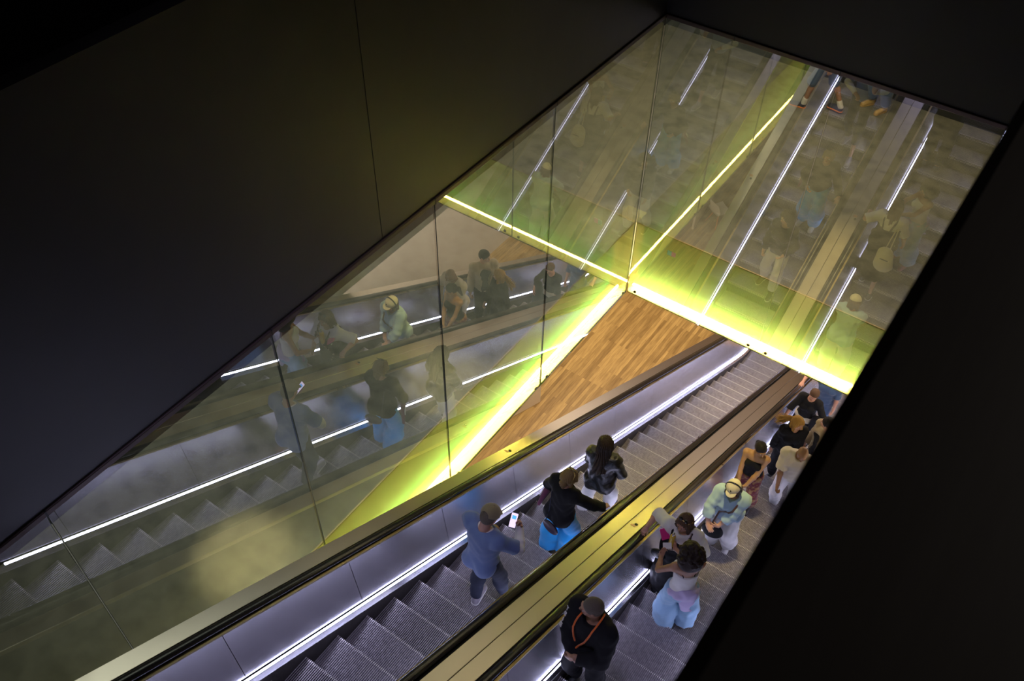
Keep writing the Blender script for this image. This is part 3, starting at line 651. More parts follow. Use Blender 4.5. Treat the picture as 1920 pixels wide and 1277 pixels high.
def front(p, x, z, off, belly=0., back=False):
    """point on the clothed torso in front of (x, z), torso frame"""
    P = p.torso(off, belly) + [C(p.T((-.10, -.012, .475)), p.T((.10, -.012, .475)), .052 * p.k + off, None, .01)]; ys = np.linspace(-.35, .35, 141); best = None
    pts = np.array([p.T((x, y, z)) for y in ys], dtype=np.float32); d = np.min([ev(q, pts[:, 0], pts[:, 1], pts[:, 2]) for q in P], 0)
    ins = np.where(d < 0)[0]
    if len(ins) == 0: return p.T((x, 0, z))
    return pts[ins[0] if back else ins[-1]].astype(float)
def drape(p, pts, off, belly=0., back=False): return [front(p, x, z, off, belly, back) for x, z in pts]
def tubes(pts, r, k=.004): return [C(pts[i], pts[i + 1], r, None, k) for i in range(len(pts) - 1)]
def free(p, name, parts, label, cat, res=.005):
    """a carried thing: top-level, built in the carrier's frame. parts = [(part name, prims or MB, material)]"""
    first = None; root = None; c = None
    for (pn, pr, m) in parts:
        if isinstance(pr, MB): me = pr.mesh(pn, [m])
        else: me = sdf_mesh(pn, pr, m, res=res)
        n = len(me.vertices); co = np.empty(n * 3, dtype=np.float32); me.vertices.foreach_get('co', co); co = co.reshape(-1, 3)
        if c is None:
            c = co.mean(0); wl = p.t.matrix_basis @ Vector(c.tolist()) if False else (Matrix.Translation(p.t.location) @ Matrix.Rotation(p.t.rotation_euler.z, 4, 'Z') @ Vector(c.tolist()))
            if len(parts) > 1: root = thing(name, label, cat, wl, p.t.rotation_euler.z)
            else: root = link(name, me, None, wl, (0, 0, p.t.rotation_euler.z)); tag(root, label, cat)
        me.vertices.foreach_set('co', (co - c).ravel()); me.update()
        if len(parts) > 1: link(pn, me, root)
    return root
def oriented_box(c, R, sx, sy, sz):
    m = MB().box(-sx / 2, sx / 2, -sy / 2, sy / 2, -sz / 2, sz / 2); R = np.array(R); m.v = [tuple(np.array(c) + R @ np.array(v)) for v in m.v]; return m
def nose(y): 
    i = math.ceil((y - YS0) / PITCH - 1e-6); return YS0 + i * PITCH
def tread(y): return zp(nose(y)) + .0005
def spot(x, y, yaw, feet):
    """feet in local x,y; heights follow the treads"""
    z0 = tread(y); out = []
    for fx, fy in feet:
        wx = x + math.cos(yaw) * fx - math.sin(yaw) * fy; wy = y + math.sin(yaw) * fx + math.cos(yaw) * fy
        out.append((fx, fy, tread(wy) - z0))
    return (x, y, z0), out
PI = math.pi
# clothes
c_tee = cloth('blue_grey_knit', (.15, .21, .40)); c_white = cloth('white_cotton', (.72, .69, .66)); c_navy = cloth('dark_navy_denim', (.030, .034, .055)); c_black = cloth('black_knit', (.006, .006, .007)); c_black2 = cloth('black_cotton', (.007, .0065, .008))
c_khaki = cloth('khaki_twill', (.24, .19, .10)); c_blue = cloth('bright_blue_cotton', (.02, .30, .66)); c_leather = mat('black_leather', (.006, .006, .0055), .36, bump=(60, .5), spec=.45); c_lightblue = cloth('light_blue_linen', (.33, .48, .60)); c_cream = cloth('cream_cotton', (.66, .60, .46))
c_jeans = cloth('light_blue_jeans', (.28, .45, .62)); c_lilac = cloth('lilac_knit', (.52, .44, .66)); c_sand = cloth('sand_wool', (.36, .29, .17)); c_denim = cloth('mid_blue_denim', (.045, .085, .18)); c_beige = cloth('beige_cotton', (.55, .50, .38))
c_pattern = cloth('red_patterned_cotton', (.16, .025, .03), mix2=((.34, .18, .06), 16, .50, .54)); c_maroon = cloth('maroon_canvas', (.13, .02, .06)); c_orange = cloth('orange_webbing', (.80, .16, .02), .6)
h_brown = mat('dark_brown_hair', (.022, .013, .009), .58, spec=.22, bump=(90, .5, (1, 1, .15))); h_dark = mat('black_hair', (.010, .008, .007), .58, spec=.22, bump=(90, .5, (1, 1, .15))); h_blond = mat('golden_blond_hair', (.46, .27, .065), .58, spec=.22, bump=(90, .6, (1, 1, .15))); h_dblond = mat('dark_blond_hair', (.20, .13, .05), .58, spec=.22, bump=(90, .6, (1, 1, .15))); h_grey = mat('grey_brown_hair', (.10, .075, .05), .6, bump=(200, .6)); h_mid = mat('brown_hair', (.09, .05, .028), .58, spec=.22, bump=(90, .6, (1, 1, .15)))
m_shoe_w = mat('white_shoe', (.7, .68, .66), .6); m_shoe_b = mat('black_shoe', (.02, .02, .022), .5); m_tan = mat('tan_shoe', (.55, .36, .12), .6); m_pink = mat('dusty_pink_shoe', (.45, .22, .24), .6); m_metal = mat('gold_metal', (.6, .42, .15), .25, 1.0); m_plast = mat('black_plastic', (.015, .015, .016), .35); m_lens = mat('dark_lens', (.02, .015, .01), .08, spec=.8)
def sunglasses(p, up=.112, fwd=.022):
    g = p.g
    fr = [C(g(-.090, fwd - .06, up - .055), g(-.072, fwd, up - .026), .0035, None, .003), C(g(.090, fwd - .06, up - .055), g(.072, fwd, up - .026), .0035, None, .003), C(g(-.072, fwd, up - .026), g(-.01, fwd + .022, up + .006), .005, None, .003), C(g(.072, fwd, up - .026), g(.01, fwd + .022, up + .006), .005, None, .003), C(g(-.01, fwd + .022, up + .006), g(.01, fwd + .022, up + .006), .004, None, .003)]
    o = p.add('sunglasses', fr, m_metal, res=.0028)
    p.add('lens', [E(g(sd * .036, fwd + .016, up + .014), [.028, .006, .022], p.Rh @ rotm(0, -.7), .002) for sd in (1, -1)], m_lens, res=.0028, parent=o)
def cap(p, m, fwd=1, gap=False):
    g, k, R = p.g, p.k, p.Rh; q = g(0, 0, .034); n = R @ V3(0, -.10 * fwd, -1)
    P = [E(g(0, -.012, .040), [.098 * k, .114 * k, .098 * k], R, .01, clips=((q, n),))]
    if gap: P.append(E(g(0, -.118, .050), [.044 * k, .04 * k, .034 * k], R, .006, op='-'))
    o = p.add('cap', P, m, res=.004)
    p.add('visor', [E(g(0, .090, .036), [.072 * k, .068 * k, .010 * k], R @ rotm(0, .12), .01)], m, res=.004, parent=o); p.add('button', [E(g(0, -.012, .139), [.009, .009, .006], R, .002)], m, res=.003, parent=o)
    return o
# ---- cap man with the phone -----------------------------------------------
fy = [(.14, .28), (-.07, -.02)]
loc, ft = spot(1.37, -5.52, 0, fy)
a = Person('person in blue-grey shirt and khaki cap looking at a phone on the left escalator', loc, 0, 1.78, build=1.06, sk='pink', lean=.06, head=(-.12, .50, .05), turn=-.12, hands={1: (.20, .36, 1.25), -1: (-.10, .27, 1.08)}, elbow={1: (.9, -.35, -.6), -1: (-1.0, -.1, -.1)}, feet=ft, palms={1: V3(-.25, -.9, .4), -1: V3(0, 0, -1)}, curls=(.75, .6))
a.hd = {1: V3(-.15, .10, 1.0)}
a.body((.10, .07, .04)); a.trousers(c_navy, .016, .022, 1.9, waist=.10); a.top(c_white, .012, 1.93, .0, 'undershirt', fold=.0015, neck=.066); a.top(c_tee, .024, .80, -.09, 'shirt', neck=.088, fold=.004, osl=.026)
a.shoes(mat('grey_trainer', (.30, .27, .30), .6), m_shoe_w); a.hair_short(h_grey, .004, -.05); cap(a, c_khaki, gap=True)
ph_c = a.wr[1] + np.array([-.055, -.035, .105]); Rp = rotm(.30, .95)
mp = MB().box(-.037, .037, -.004, .004, -.078, .078); ms = MB().box(-.034, .034, -.0052, -.0041, -.074, .074); mb_ = MB().box(-.022, .022, -.0058, -.0053, .012, .050)
for q in (mp, ms, mb_): q.v = [tuple(ph_c + Rp @ np.array(v)) for v in q.v]
free(a, 'phone', [('case', mp, m_plast), ('screen', ms, mat('phone_screen', (.8, .75, .9), .3, emit=(.82, .66, .98), strength=1.1)), ('picture', mb_, mat('screen_picture', (.1, .4, .9), .3, emit=(.10, .42, 1.0), strength=1.1))], 'phone with a lit lilac screen held up by the rider in the khaki cap', 'phone')
# ---- woman in black jumper and blue trousers ------------------------------
loc, ft = spot(1.42, -4.02, 0, [(.10, .02), (-.11, -.04)])
hx, hy = A2 + .165 - 1.42, .42; hz = zp(-4.02 + hy, 0) + .822 - loc[2]; k = 1.66 / 1.75
b = Person('person in black jumper and bright blue trousers, one hand on the middle handrail', loc, 0, 1.66, True, 1.12, 'fair', lean=.10, head=(-.1, .18, .1), turn=-.25, hands={1: ((hx - .01) / k, (hy - .07) / k, (hz + .045) / k), -1: (-.14, .25, 1.0)}, elbow={1: (.3, -.8, -.4), -1: (-1, -.5, .15)}, feet=ft, palms={1: V3(0, -.1, -1), -1: V3(1, 0, -.3)}, curls=(.35, .6))
b.hd = {1: V3(.10, .95, -.30)}
b.body((.12, .07, .03)); b.trousers(c_blue, .018, .075, 1.94, fold=.004); b.top(c_black, .026, 1.93, -.06, 'jumper', neck=.078, fold=.004, osl=.030)
b.shoes(m_shoe_w); b.hair_long(h_dblond, .05, amp=.003, o=.012); b.add('hair_bun', [E(b.g(0, -.105, -.045), [.05, .045, .05], b.Rh, .02), C(b.g(0, -.10, -.05), b.g(.01, -.09, -.13), .03, .02, .03)], h_dblond, res=.005, ridge=((b.hc[0], b.hc[1] - .1), .004, 14)); sunglasses(b, .130, -.020)
free(b, 'shoulder_bag', [('pouch', [E(b.T((.05, -.215, -.10)), [.125, .042, .075], b.Rt, .02)], mat('plum_leather', (.035, .022, .040), .45)), ('strap', [C(b.T((-.13, -.02, .535)), b.T((-.10, -.135, .40)), .007, None, .005), C(b.T((-.10, -.135, .40)), b.T((-.065, -.155, .10)), .007, None, .005), C(b.T((-.065, -.155, .10)), b.T((-.06, -.20, -.08)), .007, None, .005)], c_navy)], 'plum shoulder bag hanging behind the hip of the blue trousers', 'bag')
free(b, 'folded_umbrella', [('canopy', [C(b.T((-.30, .02, .16)), b.T((-.34, -.06, -.16)), .045, .022, .02, flat=(np.eye(3), 1, .6))], c_maroon), ('print', [C(b.T((-.343, .0, .10)), b.T((-.362, -.04, .0)), .012, .008, .005)], c_white)], 'maroon folded bag hanging at the left elbow of the rider in black jumper', 'bag')
# ---- woman in black leather jacket ----------------------------------------
loc, ft = spot(1.36, -2.90, 0, [(.10, .20), (-.17, -.10)])
c = Person('person in black leather jacket and white trousers with long dark hair on the left escalator', loc, 0, 1.70, True, 1.12, 'fair', lean=.05, head=(.55, .12, 0), turn=.15, hands={1: (.14, .22, .98), -1: (-.22, .18, .92)}, elbow={1: (1, -.5, -.2), -1: (-.8, -.7, -.2)}, feet=ft, curls=(.5, .5))
c.body(); c.trousers(c_white, .018, .035, 1.9, fold=.003); c.top(c_leather, .036, 1.92, -.10, 'jacket', neck=.085, fold=.006, osl=.032); c.add('collar', [C(c.T((-.10, -.05, .52)), c.T((0, -.085, .535)), .022, None, .01), C(c.T((.10, -.05, .52)), c.T((0, -.085, .535)), .022, None, .01)], c_leather)
c.shoes(m_shoe_b, m_shoe_w); c.hair_long(h_brown, .38, amp=.006, o=.026, drift=(.02, -.14, .02))
# ---- man with the orange lanyard ------------------------------------------
loc, ft = spot(2.78, -5.66, PI, [(.11, .03), (-.12, -.03)])
d = Person('person in black coat with an orange lanyard, looking sideways, lowest on the right escalator', loc, PI, 1.78, False, 1.2, 'tan', head=(-1.05, .12, 0), turn=-.25, lean=.02, hands={1: (.03, .27, 1.06), -1: (.00, .33, 1.20)}, elbow={1: (1, -.3, -.3), -1: (-1, -.2, -.4)}, feet=ft, palms={1: V3(0, -1, -.3), -1: V3(0, -1, 0)}, curls=(.35, .35))
d.hd = {1: V3(-.85, .2, -.15), -1: V3(.5, .1, -.75)}
d.body((.05, .035, .02)); d.trousers(c_black2, .02, .03, 1.92); d.top(c_black2, .040, 1.90, -.16, 'coat', neck=.082, fold=.005, osl=.034, belly=.02); d.shoes(m_shoe_b); d.hair_short(h_grey, .004, -.05, .05)
Y = lambda x, y, z: d.T((x, y, z))
for sd in (1, -1):
    pt = [Y(sd * .066, -.07, .60), Y(sd * .088, -.01, .612)] + drape(d, [(sd * .093, .57), (sd * .095, .535), (sd * .094, .49), (sd * .088, .44), (sd * .075, .38), (sd * .052, .32), (sd * .028, .26), (sd * .004, .20)], .066, .02)
    d.add('lanyard', tubes(pt, .0095), c_orange, res=.004)
mk = MB()
el_, sh_ = d.el[1], d.sh[1]; ax_ = nrm(sh_ - el_); out_ = nrm(np.array([.75, .40, .75]) - ax_ * float(np.dot(ax_, [.75, .40, .75]))); sd_ = np.cross(ax_, out_)
for i, glyph in enumerate(('E', 'I', 'A', 'T')):   # pale letters down the sleeve
    cc = el_ + ax_ * (.045 + .062 * i) + out_ * .099
    bars = {'E': [(-.5, 0, .12, 1), (0, -.44, 1, .14), (0, 0, 1, .14), (0, .44, 1, .14)], 'I': [(0, 0, .14, 1)], 'A': [(-.3, 0, .13, 1), (.3, 0, .13, 1), (0, .4, .6, .13), (0, 0, .6, .13)], 'T': [(0, 0, .14, 1), (0, .44, 1, .14)]}[glyph]
    for (u, v, wu, wv) in bars:
        vs = [cc + sd_ * (u + a_ * wu / 2) * .04 + ax_ * (v + b_ * wv / 2) * .042 + out_ * c_ for c_ in (-.008, .003) for b_ in (-1, 1) for a_ in (-1, 1)]
        mk.add(vs, [(0, 2, 3, 1), (4, 5, 7, 6), (0, 1, 5, 4), (2, 6, 7, 3), (0, 4, 6, 2), (1, 3, 7, 5)])
build(mk, 'sleeve_lettering', c_white, d.t)
# ---- curly haired woman in white top and light jeans ----------------------
ye = .42
loc, ft = spot(3.10, -4.05, ye, [(.13, .03), (-.12, -.06)])
e = Person('person with big curly dark hair, white top and pale wide jeans, holding a yellow bottle', loc, ye, 1.66, True, 1.0, 'tan', lean=.04, head=(.15, .25, 0), turn=.35, hands={-1: (-.30, .26, 1.12), 1: (-.15, .38, 1.14)}, elbow={-1: (-.8, -.5, -.7), 1: (.8, -.5, -.6)}, feet=ft, palms={-1: V3(.4, 0, .8), 1: V3(-.7, 0, .3)}, curls=(.9, .5))
e.hd = {-1: V3(.15, .55, .6), 1: V3(-.1, .8, .3)}
e.body((.02, .015, .01)); e.trousers(c_jeans, .022, .085, 1.93, fold=.005); P = e.torso(.013)
e.add('vest_top', P, c_white, clips=((e.T((0, 0, .0)), e.Rt @ V3(0, 0, -1)), (e.T((0, 0, .42)), e.Rt @ V3(0, -.5, 1))), fold=.002)
for sd in (1, -1): e.add('strap', tubes(drape(e, [(sd * .085, .39), (sd * .09, .44), (sd * .095, .49), (sd * .098, .52)], .004) + drape(e, [(sd * .098, .52), (sd * .092, .48), (sd * .08, .43), (sd * .065, .36)], .004, back=True), .006), c_black, res=.004)
e.add('tied_cardigan', [E(e.T((0, -.03, .03)), [.19, .16, .07], e.Rt, .04), C(e.T((0, -.12, .0)), e.T((.02, -.17, -.22)), .11, .06, .06, flat=(np.eye(3), 1, .4)), C(e.T((-.02, .11, .03)), e.T((-.05, .17, -.15)), .03, .025, .03)], c_lilac, fold=.005)
e.shoes(m_pink)
rg = random.Random(5); P = [E(e.g(0, -.03, .03), [.125, .135, .125], e.Rh, .03), E(e.g(0, -.07, -.07), [.145, .115, .135], e.Rh, .04)]
for i in range(150):
    th, phi = rg.uniform(0, 2 * PI), rg.uniform(-1.2, 1.45); dr = np.array([math.cos(phi) * math.cos(th), math.cos(phi) * math.sin(th), math.sin(phi)])
    if dr[1] > .50 and dr[2] < .55: continue
    cc = e.g(*(np.array([0, -.045, -.01]) + dr * np.array([.145, .140, .155]))); P.append(E(cc, [rg.uniform(.018, .034)] * 3, None, .006))
P.append(E(e.g(0, .125, -.02), [.055, .07, .075], e.Rh, .01, op='-')); e.add('hair', P, h_brown, res=.005, fold=.003)
bc = e.wr[1] + nrm(e.hd[1]) * .075 + np.array([-.035, 0, .03])
free(e, 'bottle', [('flask', [C(bc + np.array([0, 0, -.10]), bc + np.array([0, 0, .075]), .035, .033, .01)], mat('yellow_flask', (.62, .42, .04), .35)), ('bottle_cap', [C(bc + np.array([0, 0, .095]), bc + np.array([0, 0, .135]), .019, .017, .005)], mat('steel_cap', (.7, .7, .7), .25, 1.0))], 'yellow bottle with a steel cap held between two talking riders', 'bottle')
free(e, 'booklet', [('booklet', oriented_box(e.wr[1] + np.array([-.13, .16, .02]), rotm(.5, .9), .10, .014, .13), mat('magenta_card', (.62, .02, .20), .5))], 'magenta folded booklet held beside the yellow bottle', 'booklet')
free(e, 'paper_card', [('paper_card', oriented_box(e.wr[-1] + nrm(e.hd[-1]) * .10 + np.array([.03, .02, .02]), rotm(.2, 1.0), .10, .006, .07), m_shoe_w)], 'small white paper card held up by the curly haired rider', 'card')
# ---- woman in white tee and black pinafore, hand on the rail --------------
loc, ft = spot(2.80, -3.52, PI, [(.10, .03), (-.12, -.10)])
k = 1.68 / 1.75; hxw, hyw = B1 - .165, -3.76; hz = zp(hyw, 0) + .822 - loc[2]
f = Person('person in white tee and long black pinafore, sunglasses on brown hair, gripping the middle handrail', loc, PI, 1.68, True, 1.26, 'pink', lean=.06, head=(-.12, .12, .0), turn=.1, hands={1: ((2.80 - hxw - .02) / k, (-3.52 - hyw - .075) / k, (hz + .045) / k), -1: (-.30, .16, .90)}, elbow={1: (.4, -.8, -.2), -1: (-1, -.4, -.2)}, feet=ft, palms={1: V3(-.1, -.1, -1), -1: V3(1, 0, 0)}, curls=(.7, .5))
f.hd = {1: V3(.15, .9, -.35)}
f.body((.06, .04, .02)); P = [C(f.T((0, 0, .08)), np.array([0, .02, .30]), .175, .27, .05, clips=((np.array([0, 0, .22]), (0, 0, -1)),))] + [E(f.T((0, 0, .0)), [.215, .165, .15], f.Rt, .05)]
f.top(c_white, .024, .98, -.03, 'shirt', neck=.08, fold=.004, osl=.032)
f.add('pinafore_dress', P + f.torso(.034), c_black2, clips=((f.T((0, 0, .38)), f.Rt @ V3(0, -.3, 1)),), fold=.006)
for sd in (1, -1): f.add('shoulder_strap', tubes(drape(f, [(sd * .085, .34), (sd * .095, .40), (sd * .105, .46), (sd * .112, .52), (sd * .115, .56)], .034) + drape(f, [(sd * .112, .55), (sd * .10, .48), (sd * .08, .40), (sd * .07, .33)], .034, back=True), .015), c_black2, res=.005)
f.hair_long(h_mid, .27, o=.012, amp=.004, drift=(0, -.06, 0)); sunglasses(f); f.shoes(m_shoe_b, m_shoe_w)
free(f, 'tote_bag', [('bag_body', [C(f.T((-.16, -.26, -.02)), f.T((-.19, -.27, -.22)), .13, .16, .03, flat=(np.eye(3), 1, .35))], c_cream), ('handle', [C(f.T((-.13, -.23, .10)), f.T((-.15, -.05, .53)), .010, None, .006), C(f.T((-.20, -.23, .10)), f.T((-.17, -.05, .52)), .010, None, .006)], c_cream), ('printed_lines', oriented_box(f.T((-.19, -.330, -.10)), rotm(0, 0), .13, .012, .010), c_black2)], 'cream tote bag on the back of the person in the black pinafore, seen mirrored', 'bag')
free(f, 'crossbody_bag', [('pouch', [E(f.T((.20, .17, .0)), [.10, .045, .085], f.Rt, .02)], c_leather), ('patterned_strap', tubes(drape(f, [(-.12, .56), (-.115, .52), (-.10, .46), (-.07, .40), (-.02, .34), (.04, .27), (.09, .20), (.14, .12)], .046) + [f.T((.19, .20, .05))], .017), mat('patterned_webbing', (.45, .33, .24), .8, mix2=((.03, .02, .02), 38, .49, .52)))], 'black crossbody bag on a patterned strap over the black pinafore', 'bag')
# ---- light blue shirt, cream cap and headphones ---------------------------
loc, ft = spot(2.92, -2.06, PI, [(.11, .03), (-.12, -.03)])
k = 1.70 / 1.75; hz = zp(-2.12, 0) + .84 - loc[2]
g_ = Person('person in light blue shirt with cream cap and headphones leaning on the middle handrail', loc, PI, 1.70, True, 1.14, 'fair', lean=.12, head=(.1, .24, .15), turn=.12, hands={1: (.12, .42, 1.02), -1: (.02, .38, .96)}, elbow={1: (1.0, -.1, .3), -1: (-1, -.3, -.3)}, feet=ft, palms={1: V3(-.3, -.2, -1), -1: V3(.2, -.8, .2)}, curls=(.5, .4))
g_.hd = {1: V3(-.8, .35, -.35), -1: V3(.8, .35, .1)}
g_.body((.08, .05, .03)); g_.trousers(c_cream if False else c_white, .02, .06, 1.93, fold=.004); g_.top(c_lightblue, .034, 1.55, -.10, 'shirt', neck=.08, fold=.006, osl=.036, vneck=.05); g_.shoes(m_shoe_w)
g_.hair_long(h_mid, .12, o=.002, amp=.002, locks=False); cap(g_, c_cream)
g_.add('cap_emblem', [E(g_.g(0, .093, .098), [.010, .006, .014], g_.Rh, .002)], c_black, res=.003)
pts = [g_.g(.104 * math.cos(t), -.012, .02 + .125 * math.sin(t)) for t in [PI * i / 12 for i in range(13)]]
hp = g_.add('headphones', [C(pts[i], pts[i + 1], .010, None, .006) for i in range(12)], m_plast, res=.004)
for sd in (1, -1): g_.add('ear_cup', [E(g_.g(sd * .098, -.008, -.005), [.022, .038, .045], g_.Rh, .01)], m_plast, res=.004, parent=hp)
free(g_, 'handbag', [('pouch', [E(g_.T((.10, .30, -.12)), [.15, .07, .17], g_.Rt, .02)], c_black), ('strap', tubes(drape(g_, [(-.12, .56), (-.115, .52), (-.10, .46), (-.07, .40), (-.03, .34), (.02, .28), (.06, .22), (.10, .16)], .050) + [g_.T((.13, .27, .02))], .013), mat('brown_leather', (.07, .03, .02), .5))], 'black bag on a brown strap in front of the light blue shirt', 'bag')
# ---- woman in black camisole ----------------------------------------------
loc, ft = spot(2.80, -.76, PI, [(.10, .03), (-.11, -.03)])
h = Person('person in black camisole and red patterned trousers with clasped hands and tied-back dark hair', loc, PI, 1.68, True, 1.02, 'brown', lean=.05, head=(.75, .22, 0), turn=.12, hands={1: (.07, .34, .93), -1: (-.03, .34, .94)}, elbow={1: (.9, -.5, -.2), -1: (-.9, -.5, -.2)}, feet=ft, palms={1: V3(-1, -.2, -.3), -1: V3(1, -.3, -.3)}, curls=(.55, .55))
h.hd = {1: V3(-.45, .35, -.6), -1: V3(.5, .35, -.6)}
SKIN['gold'] = (mat('skin_gold', (.40, .22, .10), .45, mix2=((.36, .19, .085), 14, .4, .7), spec=.4), mat('lips_gold', (.30, .10, .07), .4)); h.sk = SKIN['gold']
h.body((.02, .015, .01)); h.trousers(c_pattern, .018, .05, 1.93, fold=.004, waist=.06)
h.add('camisole', h.torso(.012), c_black, clips=((h.T((0, 0, .07)), h.Rt @ V3(0, 0, -1)), (h.T((0, 0, .405)), h.Rt @ V3(0, -.35, 1))), fold=.0015)
for sd in (1, -1): h.add('strap', tubes(drape(h, [(sd * .085, .38), (sd * .09, .43), (sd * .096, .48), (sd * .10, .515)], .005) + drape(h, [(sd * .10, .515), (sd * .092, .48), (sd * .08, .43), (sd * .065, .36)], .005, back=True), .0065), c_black, res=.004)
h.shoes(m_shoe_b); h.hair_short(h_dark, .010, -.05, .035, amp=.002); h.add('ponytail', [C(h.g(0, -.09, .0), h.g(-.01, -.13, -.05), .034, .036, .03), C(h.g(-.01, -.13, -.05), h.g(-.02, -.15, -.22), .036, .018, .03)], h_dark, res=.005, ridge=((h.hc[0], h.hc[1]), .002, 30))
free(h, 'folded_jumper', [('folded_jumper', [E((.02, .36, .80), [.12, .07, .06], None, .02), C((.0, .36, .80), (.04, .37, .70), .05, .03, .03)], c_white)], 'white folded garment held under clasped hands in front of the camisole', 'garment')
# ---- bald man in cream tee -------------------------------------------------
loc, ft = spot(3.28, -.10, PI, [(.11, .03), (-.12, -.03)])
i_ = Person('bald person in cream tee and white trousers next to the black camisole', loc, PI, 1.80, False, 1.08, 'brown', lean=.10, head=(.35, .60, 0), turn=.15, hands={1: (.10, .34, .95), -1: (-.24, .16, 1.02)}, elbow={1: (.8, -.6, -.4), -1: (-.9, -.6, -.2)}, feet=ft, palms={1: V3(-.8, 0, .3), -1: V3(.9, 0, 0)}, curls=(.8, .6))
i_.sk = (mat('skin_umber', (.25, .125, .055), .42, spec=.5), mat('lips_umber', (.20, .07, .05), .4))
i_.body((.02, .015, .01)); i_.trousers(c_white, .022, .035, 1.93, fold=.004); i_.top(c_cream, .026, .95, -.09, 'shirt', neck=.078, fold=.005, osl=.032); i_.shoes(m_shoe_w)
# ---- blond woman ------------------------------------------------------------
loc, ft = spot(2.94, .76, PI, [(.10, .02), (-.10, -.03)])
q = Person('person with long golden blond hair in black, facing the parapet side', loc, PI, 1.68, True, 1.05, 'fair', head=(.95, .10, 0), turn=.55, hands={1: (.24, .10, .86), -1: (-.18, .25, 1.0)}, feet=ft)
q.body((.25, .15, .05)); q.trousers(c_black2, .016, .03, 1.92); q.top(c_black, .028, 1.93, -.12, 'jacket', neck=.075, fold=.005, osl=.030); q.shoes(m_shoe_b)
q.hair_long(h_blond, .24, o=.013, amp=.004)
q.strands(h_blond, (q.g(-.02, -.05, .05), q.g(.0, -.09, -.02)), (q.hc + np.array([.34, -.03, -.06]), q.hc + np.array([.30, .03, -.20])), 60, .0075, .02, seed=3)
# ---- tall man in sand blazer (seen in the glass) ---------------------------
loc, ft = spot(3.40, .86, 2.25, [(.10, .0), (-.10, .0)])
j = Person('person in sand blazer over black clothes, mirrored in the left glass above the blond rider', loc, 2.25, 1.86, False, 1.0, 'fair', head=(-.75, .1, 0), hands={1: (.27, .10, .84), -1: (-.27, .06, .86)}, feet=ft)
j.body((.02, .015, .01)); j.trousers(c_black2, .018, .03, 1.92); j.top(c_black, .010, .9, -.03, 'shirt', neck=.07)
P = j.torso(.034) + j.arm(1, .030, 1.93) + j.arm(-1, .030, 1.93) + [C(j.T((0, .25, .56)), j.T((0, .26, -.2)), .165, .175, .01, op='-')]
j.add('blazer', P, c_sand, clips=((j.T((0, 0, -.14)), j.Rt @ V3(0, 0, -1)),), fold=.005); j.shoes(m_shoe_b); j.hair_short(h_dark, .010, -.045, .04)
# ---- woman in black top, elbow on the rail ---------------------------------
loc, ft = spot(2.80, 2.38, PI, [(.10, .03), (-.11, -.04)])
l = Person('person in black top with a pale hem, arm draped over the middle handrail', loc, PI, 1.68, True, 1.05, 'pink', lean=.04, head=(.12, .25, -.15), turn=-.05, hands={1: (.33, .40, .93), -1: (-.30, .22, .98)}, elbow={1: (.9, -.25, .35), -1: (-.9, -.5, 0)}, feet=ft, palms={1: V3(-.2, -.3, -.8), -1: V3(.5, 0, -1)}, curls=(.3, .5))
l.hd = {1: V3(-.05, .75, -.7)}
l.body((.06, .04, .02)); l.trousers(c_black2, .018, .08, 1.93); l.add('skirt_hem', [E(l.T((0, 0, .02)), [.20, .15, .15], l.Rt, .04)], c_beige, clips=((l.T((0, 0, .12)), l.Rt @ V3(0, 0, 1)), (l.T((0, 0, -.10)), l.Rt @ V3(0, 0, -1))), fold=.004)
l.top(c_black, .020, 1.25, .06, 'shirt', neck=.085, fold=.003, osl=.024); l.shoes(m_shoe_b); l.hair_short(h_mid, .010, -.06, .04, amp=.002)
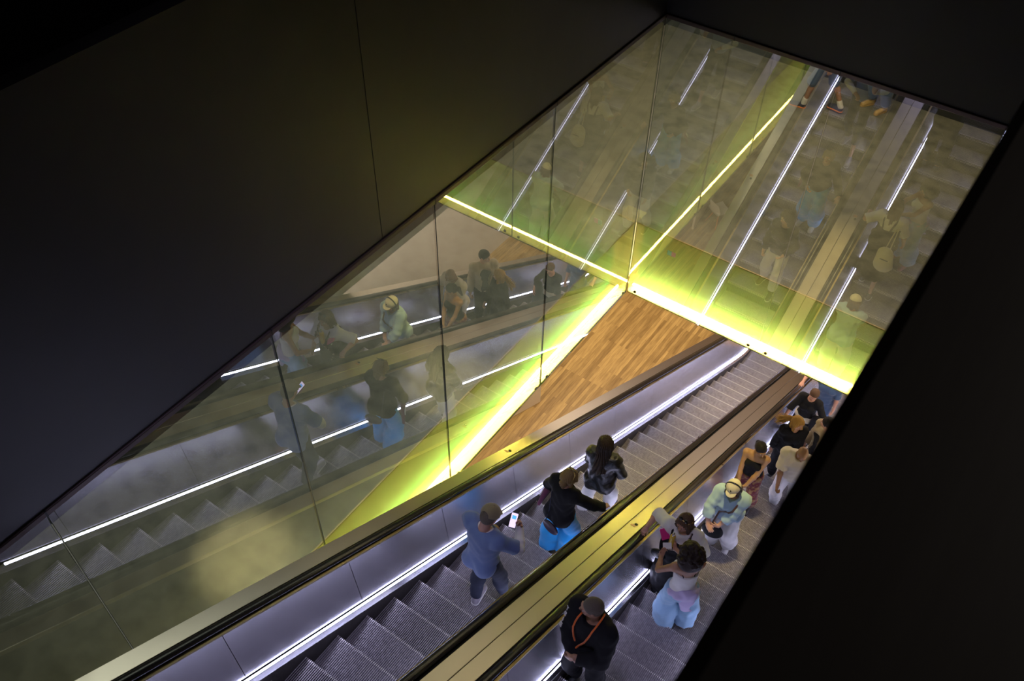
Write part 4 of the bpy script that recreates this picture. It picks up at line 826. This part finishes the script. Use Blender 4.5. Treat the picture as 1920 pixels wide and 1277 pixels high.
free(l, 'dark_coat', [('dark_coat', [C(l.T((-.26, .12, .20)), l.T((-.27, .10, -.42)), .10, .14, .04, flat=(np.eye(3), 1, .6))], c_black2)], 'black coat over the arm of the rider in the pale-hemmed top', 'coat')
# ---- rider partly hidden behind --------------------------------------------
loc, ft = spot(2.86, 3.57, PI, [(.10, .03), (-.11, -.04)])
k = 1.0; hz = zp(3.36, 0) + .822 - loc[2]
m_ = Person('person in denim shirt mostly hidden behind the rider in black, hand on the middle handrail', loc, PI, 1.72, False, 1.0, 'pink', head=(0, .2, 0), hands={1: (2.86 - (B1 - .165), .16, hz + .05), -1: (-.25, .1, .88)}, elbow={1: (.8, -.5, .1)}, feet=ft, palms={1: V3(0, -.1, -1)}, curls=(.3, .4))
m_.hd = {1: V3(.1, .9, -.3)}
m_.body(); m_.trousers(c_denim, .018, .03, 1.92); m_.top(c_denim, .024, .9, -.08, 'shirt', neck=.075); m_.shoes(m_shoe_w); m_.hair_short(h_brown, .008, -.05)
# ---- two people on the walkway behind the far glass -------------------------
n1 = Person('person walking past in blue shorts and navy trainers with orange soles, behind the far glass', (.93, 4.36, 0), PI / 2, 1.75, False, 1.0, 'tan', hands={1: (.25, .2, .86), -1: (-.25, -.1, .86)}, feet=((.09, -.30, .04), (-.09, .26, 0)))
n1.body(); n1.trousers(c_denim, .022, .05, 1.0, name='shorts'); n1.top(c_black, .022, .9, -.08, 'shirt'); n1.hair_short(h_dark)
n1.shoes(mat('navy_mesh', (.03, .035, .06), .7), mat('orange_sole', (.85, .25, .05), .6))
for sd in (1, -1): n1.add('sock', [C(n1.an[sd] + np.array([0, 0, -.005]), n1.an[sd] + (n1.kn[sd] - n1.an[sd]) * .20, .046, .046, .01)], c_white)
n2 = Person('person in blue jeans and tan boots standing behind the far glass', (1.72, 4.98, 0), PI - .5, 1.75, False, 1.05, 'fair', feet=((.13, .03, 0), (-.13, .0, 0)), hands={1: (.1, .28, 1.0), -1: (-.1, .28, 1.0)})
n2.body(); n2.trousers(c_denim, .02, .04, 1.86); n2.top(c_black, .026, 1.9, -.08, 'jacket'); n2.shoes(m_tan, m_tan); n2.hair_short(h_brown)
